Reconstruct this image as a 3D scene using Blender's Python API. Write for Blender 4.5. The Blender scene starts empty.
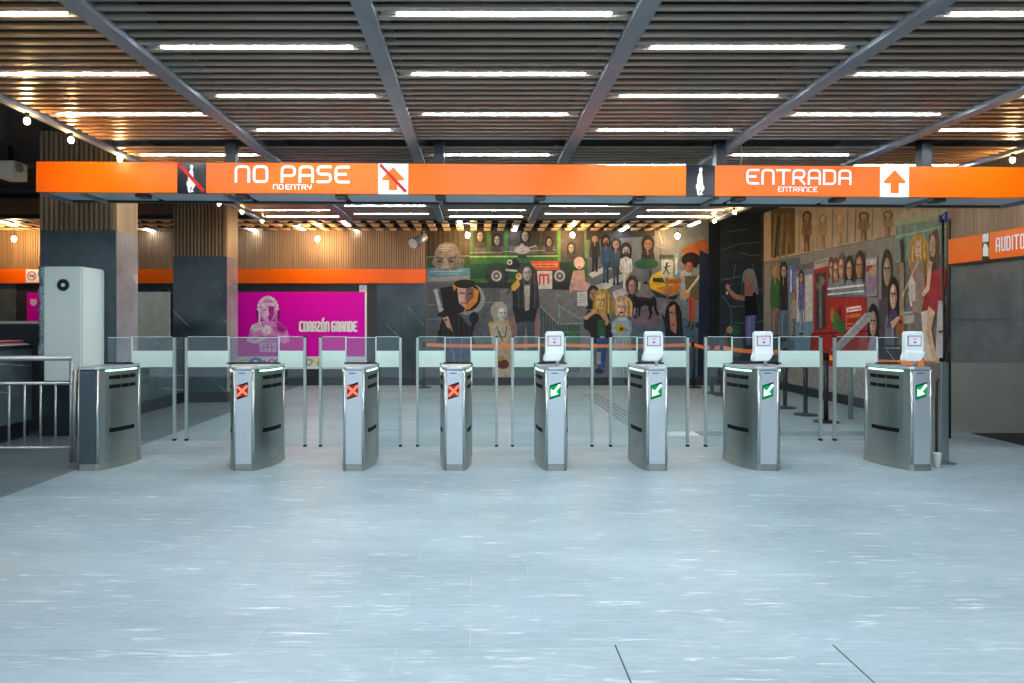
import bpy, bmesh, math, random
from mathutils import Vector, Matrix
random.seed(7)
PI = math.pi
scene = bpy.context.scene
COL = scene.collection

# ------------------------------------------------------------------ camera, world, exposure
F = 683.0            # focal length in pixels of the 1024 px wide frame
CX, CY = 477.0, 320.0
CAMZ = 1.42
cam_data = bpy.data.cameras.new('camera')
cam_data.sensor_width = 36.0
cam_data.lens = 36.0 * F / 1024.0
cam_data.shift_x = (512 - CX) / 1024.0
cam_data.shift_y = -(341.5 - CY) / 1024.0
cam_data.clip_start = 0.05
cam_data.clip_end = 200
cam = bpy.data.objects.new('camera', cam_data)
cam.location = (0, 0, CAMZ)
cam.rotation_euler = (PI / 2, 0, 0)
COL.objects.link(cam)
scene.camera = cam

world = bpy.data.worlds.new('world')
scene.world = world
world.use_nodes = True
bg = world.node_tree.nodes['Background']
bg.inputs[0].default_value = (0.66, 0.84, 1.0, 1)
bg.inputs[1].default_value = 0.55

vs = scene.view_settings
vs.view_transform = 'Standard'
vs.look = 'None'
vs.exposure = 1.0
vs.gamma = 1.0
vs.use_curve_mapping = False

TUBE_STRENGTH = 66.0
BULB_STRENGTH = 260.0

# ------------------------------------------------------------------ helpers
def P(px, py, Y):
    """a point of the photograph at depth Y"""
    return ((px - CX) * Y / F, Y, CAMZ - (py - CY) * Y / F)
def PX(px, Y): return (px - CX) * Y / F
def PZ(py, Y): return CAMZ - (py - CY) * Y / F

def lin(c):
    return c / 12.92 if c <= 0.04045 else ((c + 0.055) / 1.055) ** 2.4
def C(r, g, b, k=1.0):
    return (min(1, lin(r / 255) * k), min(1, lin(g / 255) * k), min(1, lin(b / 255) * k), 1.0)

def ordinal(i):
    return ['first', 'second', 'third', 'fourth', 'fifth', 'sixth', 'seventh', 'eighth', 'ninth', 'tenth', 'eleventh', 'twelfth', 'thirteenth', 'fourteenth', 'fifteenth', 'sixteenth', 'seventeenth', 'eighteenth', 'nineteenth', 'twentieth', 'twenty-first', 'twenty-second', 'twenty-third', 'twenty-fourth'][i]

ORIG = {}
def origin_of(o):
    while o is not None:
        if o.name in ORIG: return ORIG[o.name]
        o = o.parent
    return Vector((0, 0, 0))

def tag(o, label=None, cat=None, group=None, kind=None):
    if label: o['label'] = label
    if cat: o['category'] = cat
    if group: o['group'] = group
    if kind: o['kind'] = kind
    return o

def thing(name, loc, label, cat, group=None):
    o = bpy.data.objects.new(name, None)
    o.empty_display_size = 0.1
    COL.objects.link(o)
    o.location = loc
    ORIG[o.name] = Vector(loc)
    return tag(o, label, cat, group)

class MB:
    def __init__(s):
        s.v = []; s.f = []; s.c = []; s.m = []
        s.cur = None; s.mi = 0
    def add(s, vs_, fs):
        b = len(s.v)
        s.v.extend([tuple(p) for p in vs_])
        for f in fs:
            s.f.append(tuple(b + i for i in f)); s.c.append(s.cur); s.m.append(s.mi)
        return s
    def box(s, x0, x1, y0, y1, z0, z1):
        if x0 > x1: x0, x1 = x1, x0
        if y0 > y1: y0, y1 = y1, y0
        if z0 > z1: z0, z1 = z1, z0
        return s.add([(x0, y0, z0), (x1, y0, z0), (x1, y1, z0), (x0, y1, z0), (x0, y0, z1), (x1, y0, z1), (x1, y1, z1), (x0, y1, z1)],
                     [(0, 3, 2, 1), (4, 5, 6, 7), (0, 1, 5, 4), (1, 2, 6, 5), (2, 3, 7, 6), (3, 0, 4, 7)])
    def prism(s, poly, a, b, axis='z'):
        """poly of 2d points; extruded from a to b along the axis"""
        n = len(poly)
        ar = sum(poly[i][0] * poly[(i + 1) % n][1] - poly[(i + 1) % n][0] * poly[i][1] for i in range(n))
        if ar < 0: poly = poly[::-1]
        def mk(p, h):
            if axis == 'z': return (p[0], p[1], h)
            if axis == 'y': return (p[0], h, p[1])
            return (h, p[0], p[1])
        vv = [mk(p, a) for p in poly] + [mk(p, b) for p in poly]
        fs = [tuple(range(n))[::-1], tuple(range(n, 2 * n))]
        for i in range(n):
            j = (i + 1) % n
            fs.append((i, j, n + j, n + i))
        if (b < a) != (axis == 'y'):
            fs = [f[::-1] for f in fs]
        return s.add(vv, fs)
    def tube(s, pts, r, n=10, r1=None):
        pts = [Vector(p) for p in pts]
        rings = []
        up = None
        for i, p in enumerate(pts):
            if i == 0: d = pts[1] - p
            elif i == len(pts) - 1: d = p - pts[i - 1]
            else: d = pts[i + 1] - pts[i - 1]
            d.normalize()
            if up is None:
                up = Vector((0, 0, 1)) if abs(d.z) < 0.9 else Vector((0, 1, 0))
            a = d.cross(up).normalized(); bb = a.cross(d).normalized(); up = bb
            rr = r if r1 is None else r + (r1 - r) * i / (len(pts) - 1)
            rings.append([p + a * math.cos(2 * PI * k / n) * rr + bb * math.sin(2 * PI * k / n) * rr for k in range(n)])
        vv = [q for rg in rings for q in rg]
        fs = []
        for i in range(len(rings) - 1):
            for k in range(n):
                k2 = (k + 1) % n
                fs.append((i * n + k, i * n + k2, (i + 1) * n + k2, (i + 1) * n + k))
        fs.append(tuple(range(n))[::-1]); m0 = (len(rings) - 1) * n
        fs.append(tuple(range(m0, m0 + n)))
        return s.add(vv, fs)
    def lathe(s, prof, cx, cy, n=20, z0=0.0):
        """prof: (r, z) from bottom to top about a vertical axis"""
        vv = []; fs = []
        for (r, z) in prof:
            for k in range(n):
                vv.append((cx + r * math.cos(2 * PI * k / n), cy + r * math.sin(2 * PI * k / n), z0 + z))
        for i in range(len(prof) - 1):
            for k in range(n):
                k2 = (k + 1) % n
                fs.append((i * n + k, i * n + k2, (i + 1) * n + k2, (i + 1) * n + k))
        fs.append(tuple(range(n))[::-1]); m0 = (len(prof) - 1) * n
        fs.append(tuple(range(m0, m0 + n)))
        return s.add(vv, fs)
    def sphere(s, c, r, n=12, m=8, sz=1.0):
        prof = [(max(1e-4, r * math.sin(PI * i / m)), -r * math.cos(PI * i / m) * sz) for i in range(m + 1)]
        return s.lathe(prof, c[0], c[1], n, c[2])
    def build(s, name, mat, parent=None, smooth=False, bevel=0, kind=None, seg=2, local=False):
        me = bpy.data.meshes.new(name)
        o0 = Vector((0, 0, 0)) if local else (origin_of(parent) if parent else Vector((0, 0, 0)))
        me.from_pydata([(p[0] - o0.x, p[1] - o0.y, p[2] - o0.z) for p in s.v], [], s.f)
        mats = mat if isinstance(mat, (list, tuple)) else [mat]
        for m_ in mats: me.materials.append(m_)
        if len(mats) > 1:
            for p, i in zip(me.polygons, s.m): p.material_index = i
        if any(c is not None for c in s.c):
            at = me.color_attributes.new('paint', 'FLOAT_COLOR', 'CORNER')
            for p, c in zip(me.polygons, s.c):
                for li in p.loop_indices: at.data[li].color = c or (1, 1, 1, 1)
        if smooth:
            me.polygons.foreach_set('use_smooth', [True] * len(me.polygons))
        me.update()
        o = bpy.data.objects.new(name, me)
        COL.objects.link(o)
        if parent: o.parent = parent
        if bevel:
            b = o.modifiers.new('bevel', 'BEVEL'); b.width = bevel; b.segments = seg; b.limit_method = 'ANGLE'; b.angle_limit = 0.7
        if kind: o['kind'] = kind
        return o

def bx(name, mat, parent, *d, bevel=0, kind=None):
    return MB().box(*d).build(name, mat, parent, bevel=bevel, kind=kind)

# ------------------------------------------------------------------ materials
def new_mat(name):
    m = bpy.data.materials.new(name); m.use_nodes = True
    nt = m.node_tree
    return m, nt, nt.nodes['Principled BSDF'], nt.nodes['Material Output']

def pos_node(nt, scale=(1, 1, 1)):
    g = nt.nodes.new('ShaderNodeNewGeometry')
    mp = nt.nodes.new('ShaderNodeMapping'); mp.inputs['Scale'].default_value = scale
    nt.links.new(g.outputs['Position'], mp.inputs['Vector'])
    return mp.outputs['Vector']

def noise(nt, vec, scale, detail=3, rough=0.55, dist=0):
    n = nt.nodes.new('ShaderNodeTexNoise')
    n.inputs['Scale'].default_value = scale; n.inputs['Detail'].default_value = detail
    n.inputs['Roughness'].default_value = rough; n.inputs['Distortion'].default_value = dist
    nt.links.new(vec, n.inputs['Vector'])
    return n.outputs['Fac']

def ramp(nt, fac, stops):
    r = nt.nodes.new('ShaderNodeValToRGB')
    el = r.color_ramp.elements
    el[0].position, el[0].color = stops[0][0], stops[0][1]
    el[1].position, el[1].color = stops[-1][0], stops[-1][1]
    for p, c in stops[1:-1]:
        e = el.new(p); e.color = c
    nt.links.new(fac, r.inputs['Fac'])
    return r.outputs['Color']

def mixc(nt, fac, a, b, mode='MIX'):
    m = nt.nodes.new('ShaderNodeMix'); m.data_type = 'RGBA'; m.blend_type = mode
    if hasattr(fac, 'links') or not isinstance(fac, (int, float)): nt.links.new(fac, m.inputs[0])
    else: m.inputs[0].default_value = fac
    for s_, v in ((6, a), (7, b)):
        if isinstance(v, (tuple, list)): m.inputs[s_].default_value = v
        else: nt.links.new(v, m.inputs[s_])
    return m.outputs[2]

def plain(name, col, rough=0.5, metal=0.0, spec=0.5, var=0.0, vscale=(3, 3, 3), emit=None, es=0.0):
    m, nt, p, out = new_mat(name)
    p.inputs['Base Color'].default_value = col
    p.inputs['Roughness'].default_value = rough
    p.inputs['Metallic'].default_value = metal
    p.inputs['Specular IOR Level'].default_value = spec
    if var:
        f = noise(nt, pos_node(nt, vscale), 2.0, 4)
        lo = tuple(c * (1 - var) for c in col[:3]) + (1,); hi = tuple(min(1, c * (1 + var)) for c in col[:3]) + (1,)
        nt.links.new(ramp(nt, f, [(0.3, lo), (0.7, hi)]), p.inputs['Base Color'])
    if emit:
        p.inputs['Emission Color'].default_value = emit
        p.inputs['Emission Strength'].default_value = es
    return m

def emission(name, col, s):
    m, nt, p, out = new_mat(name)
    nt.nodes.remove(p)
    e = nt.nodes.new('ShaderNodeEmission'); e.inputs[0].default_value = col; e.inputs[1].default_value = s
    nt.links.new(e.outputs[0], out.inputs[0])
    return m

def wood(name, a, b, grain_axis, rough=0.45, freq=26.0):
    """grain runs along grain_axis; the tone shifts from piece to piece"""
    m, nt, p, out = new_mat(name)
    sc = [freq, freq, freq]; sc[grain_axis] = 1.2
    f = noise(nt, pos_node(nt, tuple(sc)), 1.0, 4, 0.6)
    f2 = noise(nt, pos_node(nt, tuple(2.5 if i != grain_axis else 0.5 for i in range(3))), 1.0, 2)
    c = ramp(nt, f, [(0.3, a), (0.7, b)])
    c2 = mixc(nt, 0.35, c, ramp(nt, f2, [(0.35, tuple(x * 0.6 for x in a[:3]) + (1,)), (0.7, b)]))
    nt.links.new(c2, p.inputs['Base Color'])
    p.inputs['Roughness'].default_value = rough
    return m

def marble(name, base, hi, vein, rough=0.18, seed=0.0, vs_=(1, 1, 1)):
    m, nt, p, out = new_mat(name)
    g = nt.nodes.new('ShaderNodeNewGeometry')
    mp = nt.nodes.new('ShaderNodeMapping')
    mp.inputs['Location'].default_value = (seed, seed * 0.7, seed * 1.3)
    mp.inputs['Rotation'].default_value = (0.5, 0.75, 0.25); mp.inputs['Scale'].default_value = vs_
    nt.links.new(g.outputs['Position'], mp.inputs['Vector'])
    v = mp.outputs['Vector']
    cloud = noise(nt, v, 1.6, 6, 0.65)
    c = ramp(nt, cloud, [(0.3, base), (0.75, hi)])
    mp2 = nt.nodes.new('ShaderNodeMapping'); mp2.inputs['Scale'].default_value = (3.0, 0.22, 0.22)
    nt.links.new(v, mp2.inputs['Vector'])
    vn = noise(nt, mp2.outputs['Vector'], 0.8, 1, 0.3, 0.05)
    z = (0, 0, 0, 1); o = (1, 1, 1, 1)
    vm = ramp(nt, vn, [(0.575, z), (0.58, o), (0.585, z)])
    brk = ramp(nt, noise(nt, v, 1.7, 3), [(0.48, z), (0.62, o)])
    fac = mixc(nt, 1.0, vm, brk, 'MULTIPLY')
    bw = nt.nodes.new('ShaderNodeRGBToBW'); nt.links.new(fac, bw.inputs[0])
    nt.links.new(mixc(nt, bw.outputs[0], c, vein), p.inputs['Base Color'])
    p.inputs['Roughness'].default_value = rough
    return m

def tile_mat(name, lo, hi, streak, rough=0.42):
    m, nt, p, out = new_mat(name)
    f = noise(nt, pos_node(nt, (2.2, 16, 1)), 2.4, 8, 0.75, 0.3)
    c = ramp(nt, f, [(0.25, lo), (0.5, tuple((a + b) / 2 for a, b in zip(lo, hi))), (0.75, hi)])
    big = noise(nt, pos_node(nt, (0.5, 1.1, 1)), 1.3, 4)
    c = mixc(nt, 0.35, c, ramp(nt, big, [(0.3, tuple(x * 0.72 for x in lo[:3]) + (1,)), (0.7, hi)]))
    z = (0, 0, 0, 1); o = (1, 1, 1, 1)
    s1 = ramp(nt, noise(nt, pos_node(nt, (1.5, 17, 1)), 2.0, 6, 0.72, 0.6), [(0.55, z), (0.68, o)])
    s2 = ramp(nt, noise(nt, pos_node(nt, (1.2, 3, 1)), 2.6, 2), [(0.46, z), (0.58, o)])
    s1 = mixc(nt, 1.0, s1, s2, 'MULTIPLY')
    bw = nt.nodes.new('ShaderNodeRGBToBW'); nt.links.new(s1, bw.inputs[0])
    c = mixc(nt, bw.outputs[0], c, streak)
    oi = nt.nodes.new('ShaderNodeObjectInfo')
    tone = ramp(nt, oi.outputs['Random'], [(0.0, (0.93, 0.94, 0.95, 1)), (1.0, (1, 1, 1, 1))])
    c = mixc(nt, 1.0, c, tone, 'MULTIPLY')
    nt.links.new(c, p.inputs['Base Color'])
    p.inputs['Roughness'].default_value = rough
    p.inputs['Specular IOR Level'].default_value = 0.35
    return m

def glass_mat(name, tint, gloss=0.07):
    m, nt, p, out = new_mat(name)
    nt.nodes.remove(p)
    t = nt.nodes.new('ShaderNodeBsdfTransparent'); t.inputs[0].default_value = tint
    g = nt.nodes.new('ShaderNodeBsdfGlossy'); g.inputs['Roughness'].default_value = 0.03
    mx = nt.nodes.new('ShaderNodeMixShader'); mx.inputs[0].default_value = gloss
    nt.links.new(t.outputs[0], mx.inputs[1]); nt.links.new(g.outputs[0], mx.inputs[2])
    nt.links.new(mx.outputs[0], out.inputs[0])
    return m

def brushed(name, col, rough, axis):
    m, nt, p, out = new_mat(name)
    sc = [90, 90, 90]; sc[axis] = 2
    f = noise(nt, pos_node(nt, tuple(sc)), 1.0, 2)
    lo = tuple(c * 0.86 for c in col[:3]) + (1,)
    nt.links.new(ramp(nt, f, [(0.3, lo), (0.7, col)]), p.inputs['Base Color'])
    p.inputs['Metallic'].default_value = 1.0
    p.inputs['Roughness'].default_value = rough
    return m

def paint_mat(name='mural_paint', rough=0.55):
    m, nt, p, out = new_mat(name)
    a = nt.nodes.new('ShaderNodeAttribute'); a.attribute_name = 'paint'
    f = noise(nt, pos_node(nt, (6, 6, 6)), 1.5, 5, 0.65)
    tone = ramp(nt, f, [(0.25, (0.6, 0.6, 0.6, 1)), (0.75, (1.3, 1.3, 1.3, 1))])
    nt.links.new(mixc(nt, 1.0, a.outputs['Color'], tone, 'MULTIPLY'), p.inputs['Base Color'])
    p.inputs['Roughness'].default_value = rough
    p.inputs['Specular IOR Level'].default_value = 0.25
    return m

M = {}
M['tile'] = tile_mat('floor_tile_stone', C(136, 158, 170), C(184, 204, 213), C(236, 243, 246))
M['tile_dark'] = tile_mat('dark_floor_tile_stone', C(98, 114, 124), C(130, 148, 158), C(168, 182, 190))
M['grout'] = plain('grout', C(186, 202, 210), 0.9)
M['joint'] = plain('dark_joint', C(70, 80, 86), 0.9)
M['tactile'] = plain('tactile_stone', C(128, 142, 150), 0.6, var=0.15)
M['slat'] = wood('ceiling_slat_wood', C(128, 112, 96), C(168, 152, 134), 0, 0.38)
M['slat_bulb_glow'] = wood('ceiling_slat_bulb_glow_wood', C(140, 98, 62), C(184, 140, 98), 0, 0.34)  # same slats, with the warm glow of the bulbs put into the colour
M['slat_far'] = wood('rear_ceiling_slat_wood', C(206, 172, 132), C(236, 208, 172), 1, 0.45)
M['beam'] = plain('ceiling_beam_grey', C(118, 126, 134), 0.45, 0.3, var=0.12, vscale=(6, 2, 6))
M['soffit'] = plain('pale_soffit', C(176, 186, 192), 0.5)
M['black'] = plain('plenum_black', C(22, 24, 26), 0.85)
M['blacksteel'] = plain('black_steel', C(28, 32, 36), 0.42, 0.2)
M['darkceil'] = plain('dark_teal_ceiling', C(34, 44, 50), 0.8, var=0.2)
M['colwood'] = wood('column_slat_wood', C(104, 88, 68), C(150, 130, 104), 2, 0.5)
M['colback'] = plain('column_backing', C(46, 40, 34), 0.7)
M['wallwood'] = wood('wall_slat_wood', C(140, 112, 84), C(182, 152, 120), 2, 0.5)
M['wallback'] = plain('wall_slat_backing', C(92, 72, 54), 0.8)
M['rightwood'] = wood('right_wall_wood', C(138, 116, 96), C(176, 154, 130), 2, 0.5)
M['panelwood'] = wood('bulkhead_wood', C(110, 72, 44), C(150, 104, 66), 2, 0.5)
M['marble'] = marble('dark_marble', C(34, 48, 54), C(66, 84, 90), C(214, 226, 228), 0.16, 3.1)
M['marble_grey'] = marble('grey_marble', C(72, 80, 84), C(108, 116, 118), C(225, 230, 230), 0.22, 9.4)
M['marble_sheen'] = marble('painted_sheen_marble', C(128, 122, 124), C(172, 166, 168), C(228, 226, 228), 0.2, 5.0)  # dark marble's glossy side; its reflected light is painted in as paler tones
M['marble_mid'] = marble('mid_marble', C(64, 82, 90), C(104, 122, 130), C(226, 234, 236), 0.2, 6.6)
M['base'] = plain('dark_baseboard', C(34, 40, 46), 0.4)
M['orange'] = plain('orange_panel', C(250, 106, 2), 0.3, 0, 0.22, var=0.05, vscale=(0.6, 1, 1))
M['white'] = plain('white_print', C(250, 250, 250), 0.5, 0, 0.25)
M['blackgloss'] = plain('black_gloss_print', C(16, 20, 30), 0.2, 0, 0.25)
M['redprint'] = plain('red_print', C(196, 18, 14), 0.4, 0, 0.2)
M['orangeprint'] = plain('orange_print', C(246, 110, 10), 0.4, 0, 0.25)
M['steel'] = brushed('brushed_steel', C(196, 200, 198), 0.3, 2)
M['steel_dark'] = brushed('brushed_steel_panel', C(168, 175, 171), 0.34, 0)
M['steel_warm_reflection'] = plain('warm_reflection_steel_sheet', C(176, 170, 156), 0.26, 0.75, 0.6, var=0.1, vscale=(3, 3, .4))  # steel colour carries the warm reflection on the sheet
M['steel_nose'] = plain('satin_steel_front', C(206, 212, 216), 0.34, 0.75)
M['chrome'] = plain('polished_steel', C(196, 202, 200), 0.3, 1.0)
M['rail'] = plain('dull_steel_rail', C(178, 184, 184), 0.42, 0.8)
M['post'] = plain('satin_post', C(168, 178, 174), 0.36, 0.8)
M['steel_unlit'] = plain('unlit_front', C(80, 92, 100), 0.4, 0.5)  # steel front facing little light; its shade is put into the colour
M['steel_plinth'] = brushed('plinth_steel', C(178, 178, 170), 0.34, 0)
M['rubber'] = plain('black_rubber', C(9, 10, 11), 0.7, 0, 0.2)
M['glass'] = glass_mat('clear_glass', (0.90, 0.95, 0.95, 1), 0.05)
M['glass_tint'] = glass_mat('tinted_glass', (0.80, 0.86, 0.90, 1), 0.06)
M['glass_edge'] = plain('glass_edge', C(186, 208, 206), 0.25)
def frosted():
    m, nt, p, out = new_mat('frosted_band'); nt.nodes.remove(p)
    d = nt.nodes.new('ShaderNodeBsdfDiffuse'); d.inputs[0].default_value = C(226, 240, 236)
    t = nt.nodes.new('ShaderNodeBsdfTranslucent'); t.inputs[0].default_value = C(226, 240, 236)
    mx = nt.nodes.new('ShaderNodeMixShader'); mx.inputs[0].default_value = 0.4
    nt.links.new(d.outputs[0], mx.inputs[1]); nt.links.new(t.outputs[0], mx.inputs[2]); nt.links.new(mx.outputs[0], out.inputs[0])
    return m
M['frost'] = frosted()
M['led_green'] = emission('green_led_strip', (0.4, 1.0, 0.68, 1), 2.6)
M['x_red'] = emission('red_led', (1.0, 0.2, 0.1, 1), 0.75)
M['x_dark'] = plain('led_matrix_dark_red', C(60, 8, 10), 0.3, emit=(0.5, 0.01, 0.01, 1), es=0.2)
M['g_green'] = emission('green_led_screen', (0.0, 0.42, 0.12, 1), 0.45)
M['g_white'] = emission('white_led_arrow', (0.75, 1.0, 0.85, 1), 0.8)
M['blue'] = plain('blue_label', C(52, 104, 176), 0.4)
M['tube'] = emission('led_tube', (0.86, 0.95, 1.0, 1), TUBE_STRENGTH)
M['tube_rear'] = emission('rear_led_strip', (0.9, 0.96, 1.0, 1), 15.0)
M['bulb'] = emission('warm_bulb', (1.0, 0.62, 0.26, 1), BULB_STRENGTH)
M['plastic'] = plain('white_plastic', C(224, 232, 232), 0.35)
M['plastic_grey'] = plain('grey_plastic', C(120, 126, 128), 0.4)
M['screen'] = plain('reader_screen', C(30, 30, 40), 0.2, emit=(0.85, 0.85, 1.0, 1), es=0.42)
M['screen_mark'] = plain('screen_mark', C(70, 50, 110), 0.3)
M['boxgrey'] = plain('pale_grey_enamel', C(214, 229, 227), 0.45)
M['magenta'] = plain('magenta_poster', C(234, 0, 190), 0.5, 0, 0.15)
M['frame_dark'] = plain('charcoal_frame', C(46, 48, 52), 0.5)
M['board'] = plain('grey_board', C(206, 220, 214), 0.5, var=0.1)
M['belt'] = plain('orange_belt', C(250, 132, 50), 0.6)
M['stanch'] = plain('stanchion_black', C(36, 40, 44), 0.4, 0.3)
M['paper_pink'] = plain('pink_paper', C(232, 150, 162), 0.7)
M['paper_white'] = plain('white_paper', C(236, 236, 236), 0.7)
M['cup'] = plain('paper_cup', C(232, 234, 234), 0.6)
M['paint'] = paint_mat()
M['wrap'] = plain('plastic_wrap', C(120, 142, 150), 0.2, var=0.5, vscale=(14, 14, 30))
M['cable_blk'] = plain('black_cable', C(20, 20, 22), 0.5)
M['cable_wht'] = plain('white_cable', C(200, 200, 196), 0.5)
M['notice'] = plain('notice_paper', C(226, 232, 232), 0.6)
M['dull_red'] = plain('dull_red_plastic', C(150, 30, 40), 0.5)
M['speaker'] = plain('off_white_enamel', C(214, 208, 200), 0.5)

# ------------------------------------------------------------------ main dimensions
H = 1.716                      # slat ceiling above the lens
CZ = CAMZ + H                  # underside of the slat ceiling
YB = 14.9                      # back wall
XR = 6.25                      # right wall
XL = -13.0                     # far left wall
TOP = 3.74                     # structural ceiling
BEAMS = [-3.65, -2.156, -0.617, 0.922, 2.477, 4.05, 5.42]
YF = -3.2                      # hall behind the viewpoint starts here
ROW0, ROWD = 3.83, 0.4688      # LED rows
CEIL_END = 11.72

# ------------------------------------------------------------------ floor
floor = bx('floor', M['grout'], None, XL, XR + 0.3, YF, YB + 0.3, -0.2, -0.0008, kind='structure')
TW, TD, GAP = 0.95, 0.2115, 0.003
EDGE = -3.80
tiles = []
row = 0
ystart = 2.957 - TD * 28
n_rows = int((YB - ystart) / TD) + 1
for r in range(n_rows):
    y0 = ystart + r * TD
    k = r - 28                                       # row 0 at y 2.957
    off = (-0.03 + 0.3167 * k) % TW
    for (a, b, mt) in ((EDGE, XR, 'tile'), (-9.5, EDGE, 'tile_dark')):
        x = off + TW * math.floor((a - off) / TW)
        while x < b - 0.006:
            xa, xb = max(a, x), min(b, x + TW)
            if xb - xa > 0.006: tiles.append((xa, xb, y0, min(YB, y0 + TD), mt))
            x += TW
def shows(t):
    xa, xb, ya, yb, mt = t
    if yb < 2.72: return 0
    yc = max(2.7, ya)
    pa, pb = 477 + F * xa / yc, 477 + F * xb / yc
    w = min(1024, pb) - max(0, pa)
    if w <= 0: return 0
    return w * F * CAMZ * (1 / max(2.67, ya) - 1 / yb)
tiles.sort(key=shows, reverse=True)
tile_meshes = {}
unit = {}
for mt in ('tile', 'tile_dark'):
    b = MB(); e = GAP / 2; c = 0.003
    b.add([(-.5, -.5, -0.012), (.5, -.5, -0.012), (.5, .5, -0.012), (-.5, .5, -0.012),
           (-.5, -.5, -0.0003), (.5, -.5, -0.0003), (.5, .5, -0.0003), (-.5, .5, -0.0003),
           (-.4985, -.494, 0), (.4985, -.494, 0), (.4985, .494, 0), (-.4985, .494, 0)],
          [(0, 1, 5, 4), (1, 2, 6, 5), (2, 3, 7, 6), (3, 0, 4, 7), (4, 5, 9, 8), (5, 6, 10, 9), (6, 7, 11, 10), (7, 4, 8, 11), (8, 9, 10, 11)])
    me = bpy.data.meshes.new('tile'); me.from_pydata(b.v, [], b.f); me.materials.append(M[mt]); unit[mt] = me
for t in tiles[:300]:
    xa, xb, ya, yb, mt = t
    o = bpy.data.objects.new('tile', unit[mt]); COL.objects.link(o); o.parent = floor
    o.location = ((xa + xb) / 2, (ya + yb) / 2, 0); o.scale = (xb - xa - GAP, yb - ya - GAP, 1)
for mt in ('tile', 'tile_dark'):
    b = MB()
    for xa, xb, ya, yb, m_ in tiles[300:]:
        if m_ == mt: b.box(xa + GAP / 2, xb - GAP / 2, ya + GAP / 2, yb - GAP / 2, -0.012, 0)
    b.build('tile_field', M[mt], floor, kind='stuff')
for x in (.603, 1.555):
    bx('open_joint', M['joint'], floor, x - .0035, x + .0035, 2.5, 2.985, -.002, .0006)
# tactile guide strips of ribbed stone set on the floor
b = MB()
for i in range(4):
    x = 2.02 + i * 0.085
    b.box(x, x + 0.05, 8.75, 13.2, -0.001, 0.004)
b.build('tactile_strip', M['tactile'], floor)
b = MB()
for i in range(4):
    y = 8.38 + i * 0.085
    b.box(2.75, 5.4, y, y + 0.05, -0.001, 0.004)
b.build('tactile_strip', M['tactile'], floor)
b = MB()
for i in range(8):
    for j in range(6):
        b.lathe([(0.018, 0), (0.012, 0.005)], 2.36 + i * 0.052, 8.4 + j * 0.052, 8)
b.build('tactile_studs', M['paper_white'], floor)

# ------------------------------------------------------------------ ceiling
ceiling = bx('ceiling', M['darkceil'], None, XL, XR + 0.3, YF, YB + 0.3, TOP, TOP + 0.2, kind='structure')
# black plenum board above the slats
bx('plenum_board', M['black'], ceiling, BEAMS[0], BEAMS[5], YF, CEIL_END, CZ + 0.24, CZ + 0.28)
bx('plenum_board', M['black'], ceiling, BEAMS[5], BEAMS[6], YF, 8.6, CZ + 0.24, CZ + 0.28)
for i, x in enumerate(BEAMS):
    w = 0.054 if 0 < i < 6 else 0.035
    yend = CEIL_END if i < 6 else 8.6
    bx('ceiling_beam', M['beam'], ceiling, x - w, x + w, YF, yend, CZ - 0.035, CZ + 0.26)
bx('ceiling_end_trim', M['blacksteel'], ceiling, BEAMS[0], BEAMS[5] + 0.05, CEIL_END, CEIL_END + 0.05, CZ - 0.004, CZ + 0.3)
bx('ceiling_end_trim', M['blacksteel'], ceiling, BEAMS[5], BEAMS[6] + 0.05, 8.6, 8.65, CZ - 0.05, CZ + 0.3)
CROSS = ROW0 + 6 * ROWD
bx('cross_channel', M['black'], ceiling, BEAMS[0], BEAMS[6], CROSS - 0.04, CROSS + 0.04, CZ + 0.04, CZ + 0.2)
slats = []
n0 = int((YF - ROW0) / (ROWD / 4))
y = ROW0 + ROWD / 8 + n0 * ROWD / 4
while y < CEIL_END - 0.05:
    if abs(y - CROSS) > 0.09:
        for bay in range(6):
            if bay == 5 and y > 8.55: continue
            slats.append((bay, y))
    y += ROWD / 4
def slat_shows(s_):
    bay, y = s_
    if y < 3.6: return 0
    a, c = 477 + F * BEAMS[bay] / y, 477 + F * BEAMS[bay + 1] / y
    return max(0, min(1024, c) - max(0, a)) / y / y
slats.sort(key=slat_shows, reverse=True)
smesh = {}
for bay in range(6):
    b = MB().box(BEAMS[bay] + 0.045, BEAMS[bay + 1] - 0.045, -0.024, 0.024, 0, 0.014)
    me = bpy.data.meshes.new('slat'); me.from_pydata(b.v, [], b.f)
    me.materials.append(M['slat_bulb_glow' if bay in (0, 5) else 'slat']); smesh[bay] = me
for bay, y in slats[:300]:
    o = bpy.data.objects.new('slat', smesh[bay]); COL.objects.link(o); o.parent = ceiling; o.location = (0, y, CZ)
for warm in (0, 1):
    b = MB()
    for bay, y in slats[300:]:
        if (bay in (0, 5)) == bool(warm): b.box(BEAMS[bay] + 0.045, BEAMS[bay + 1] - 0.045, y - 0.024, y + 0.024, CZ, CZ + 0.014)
    b.build('slat_field', M['slat_bulb_glow' if warm else 'slat'], ceiling, kind='stuff')

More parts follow.
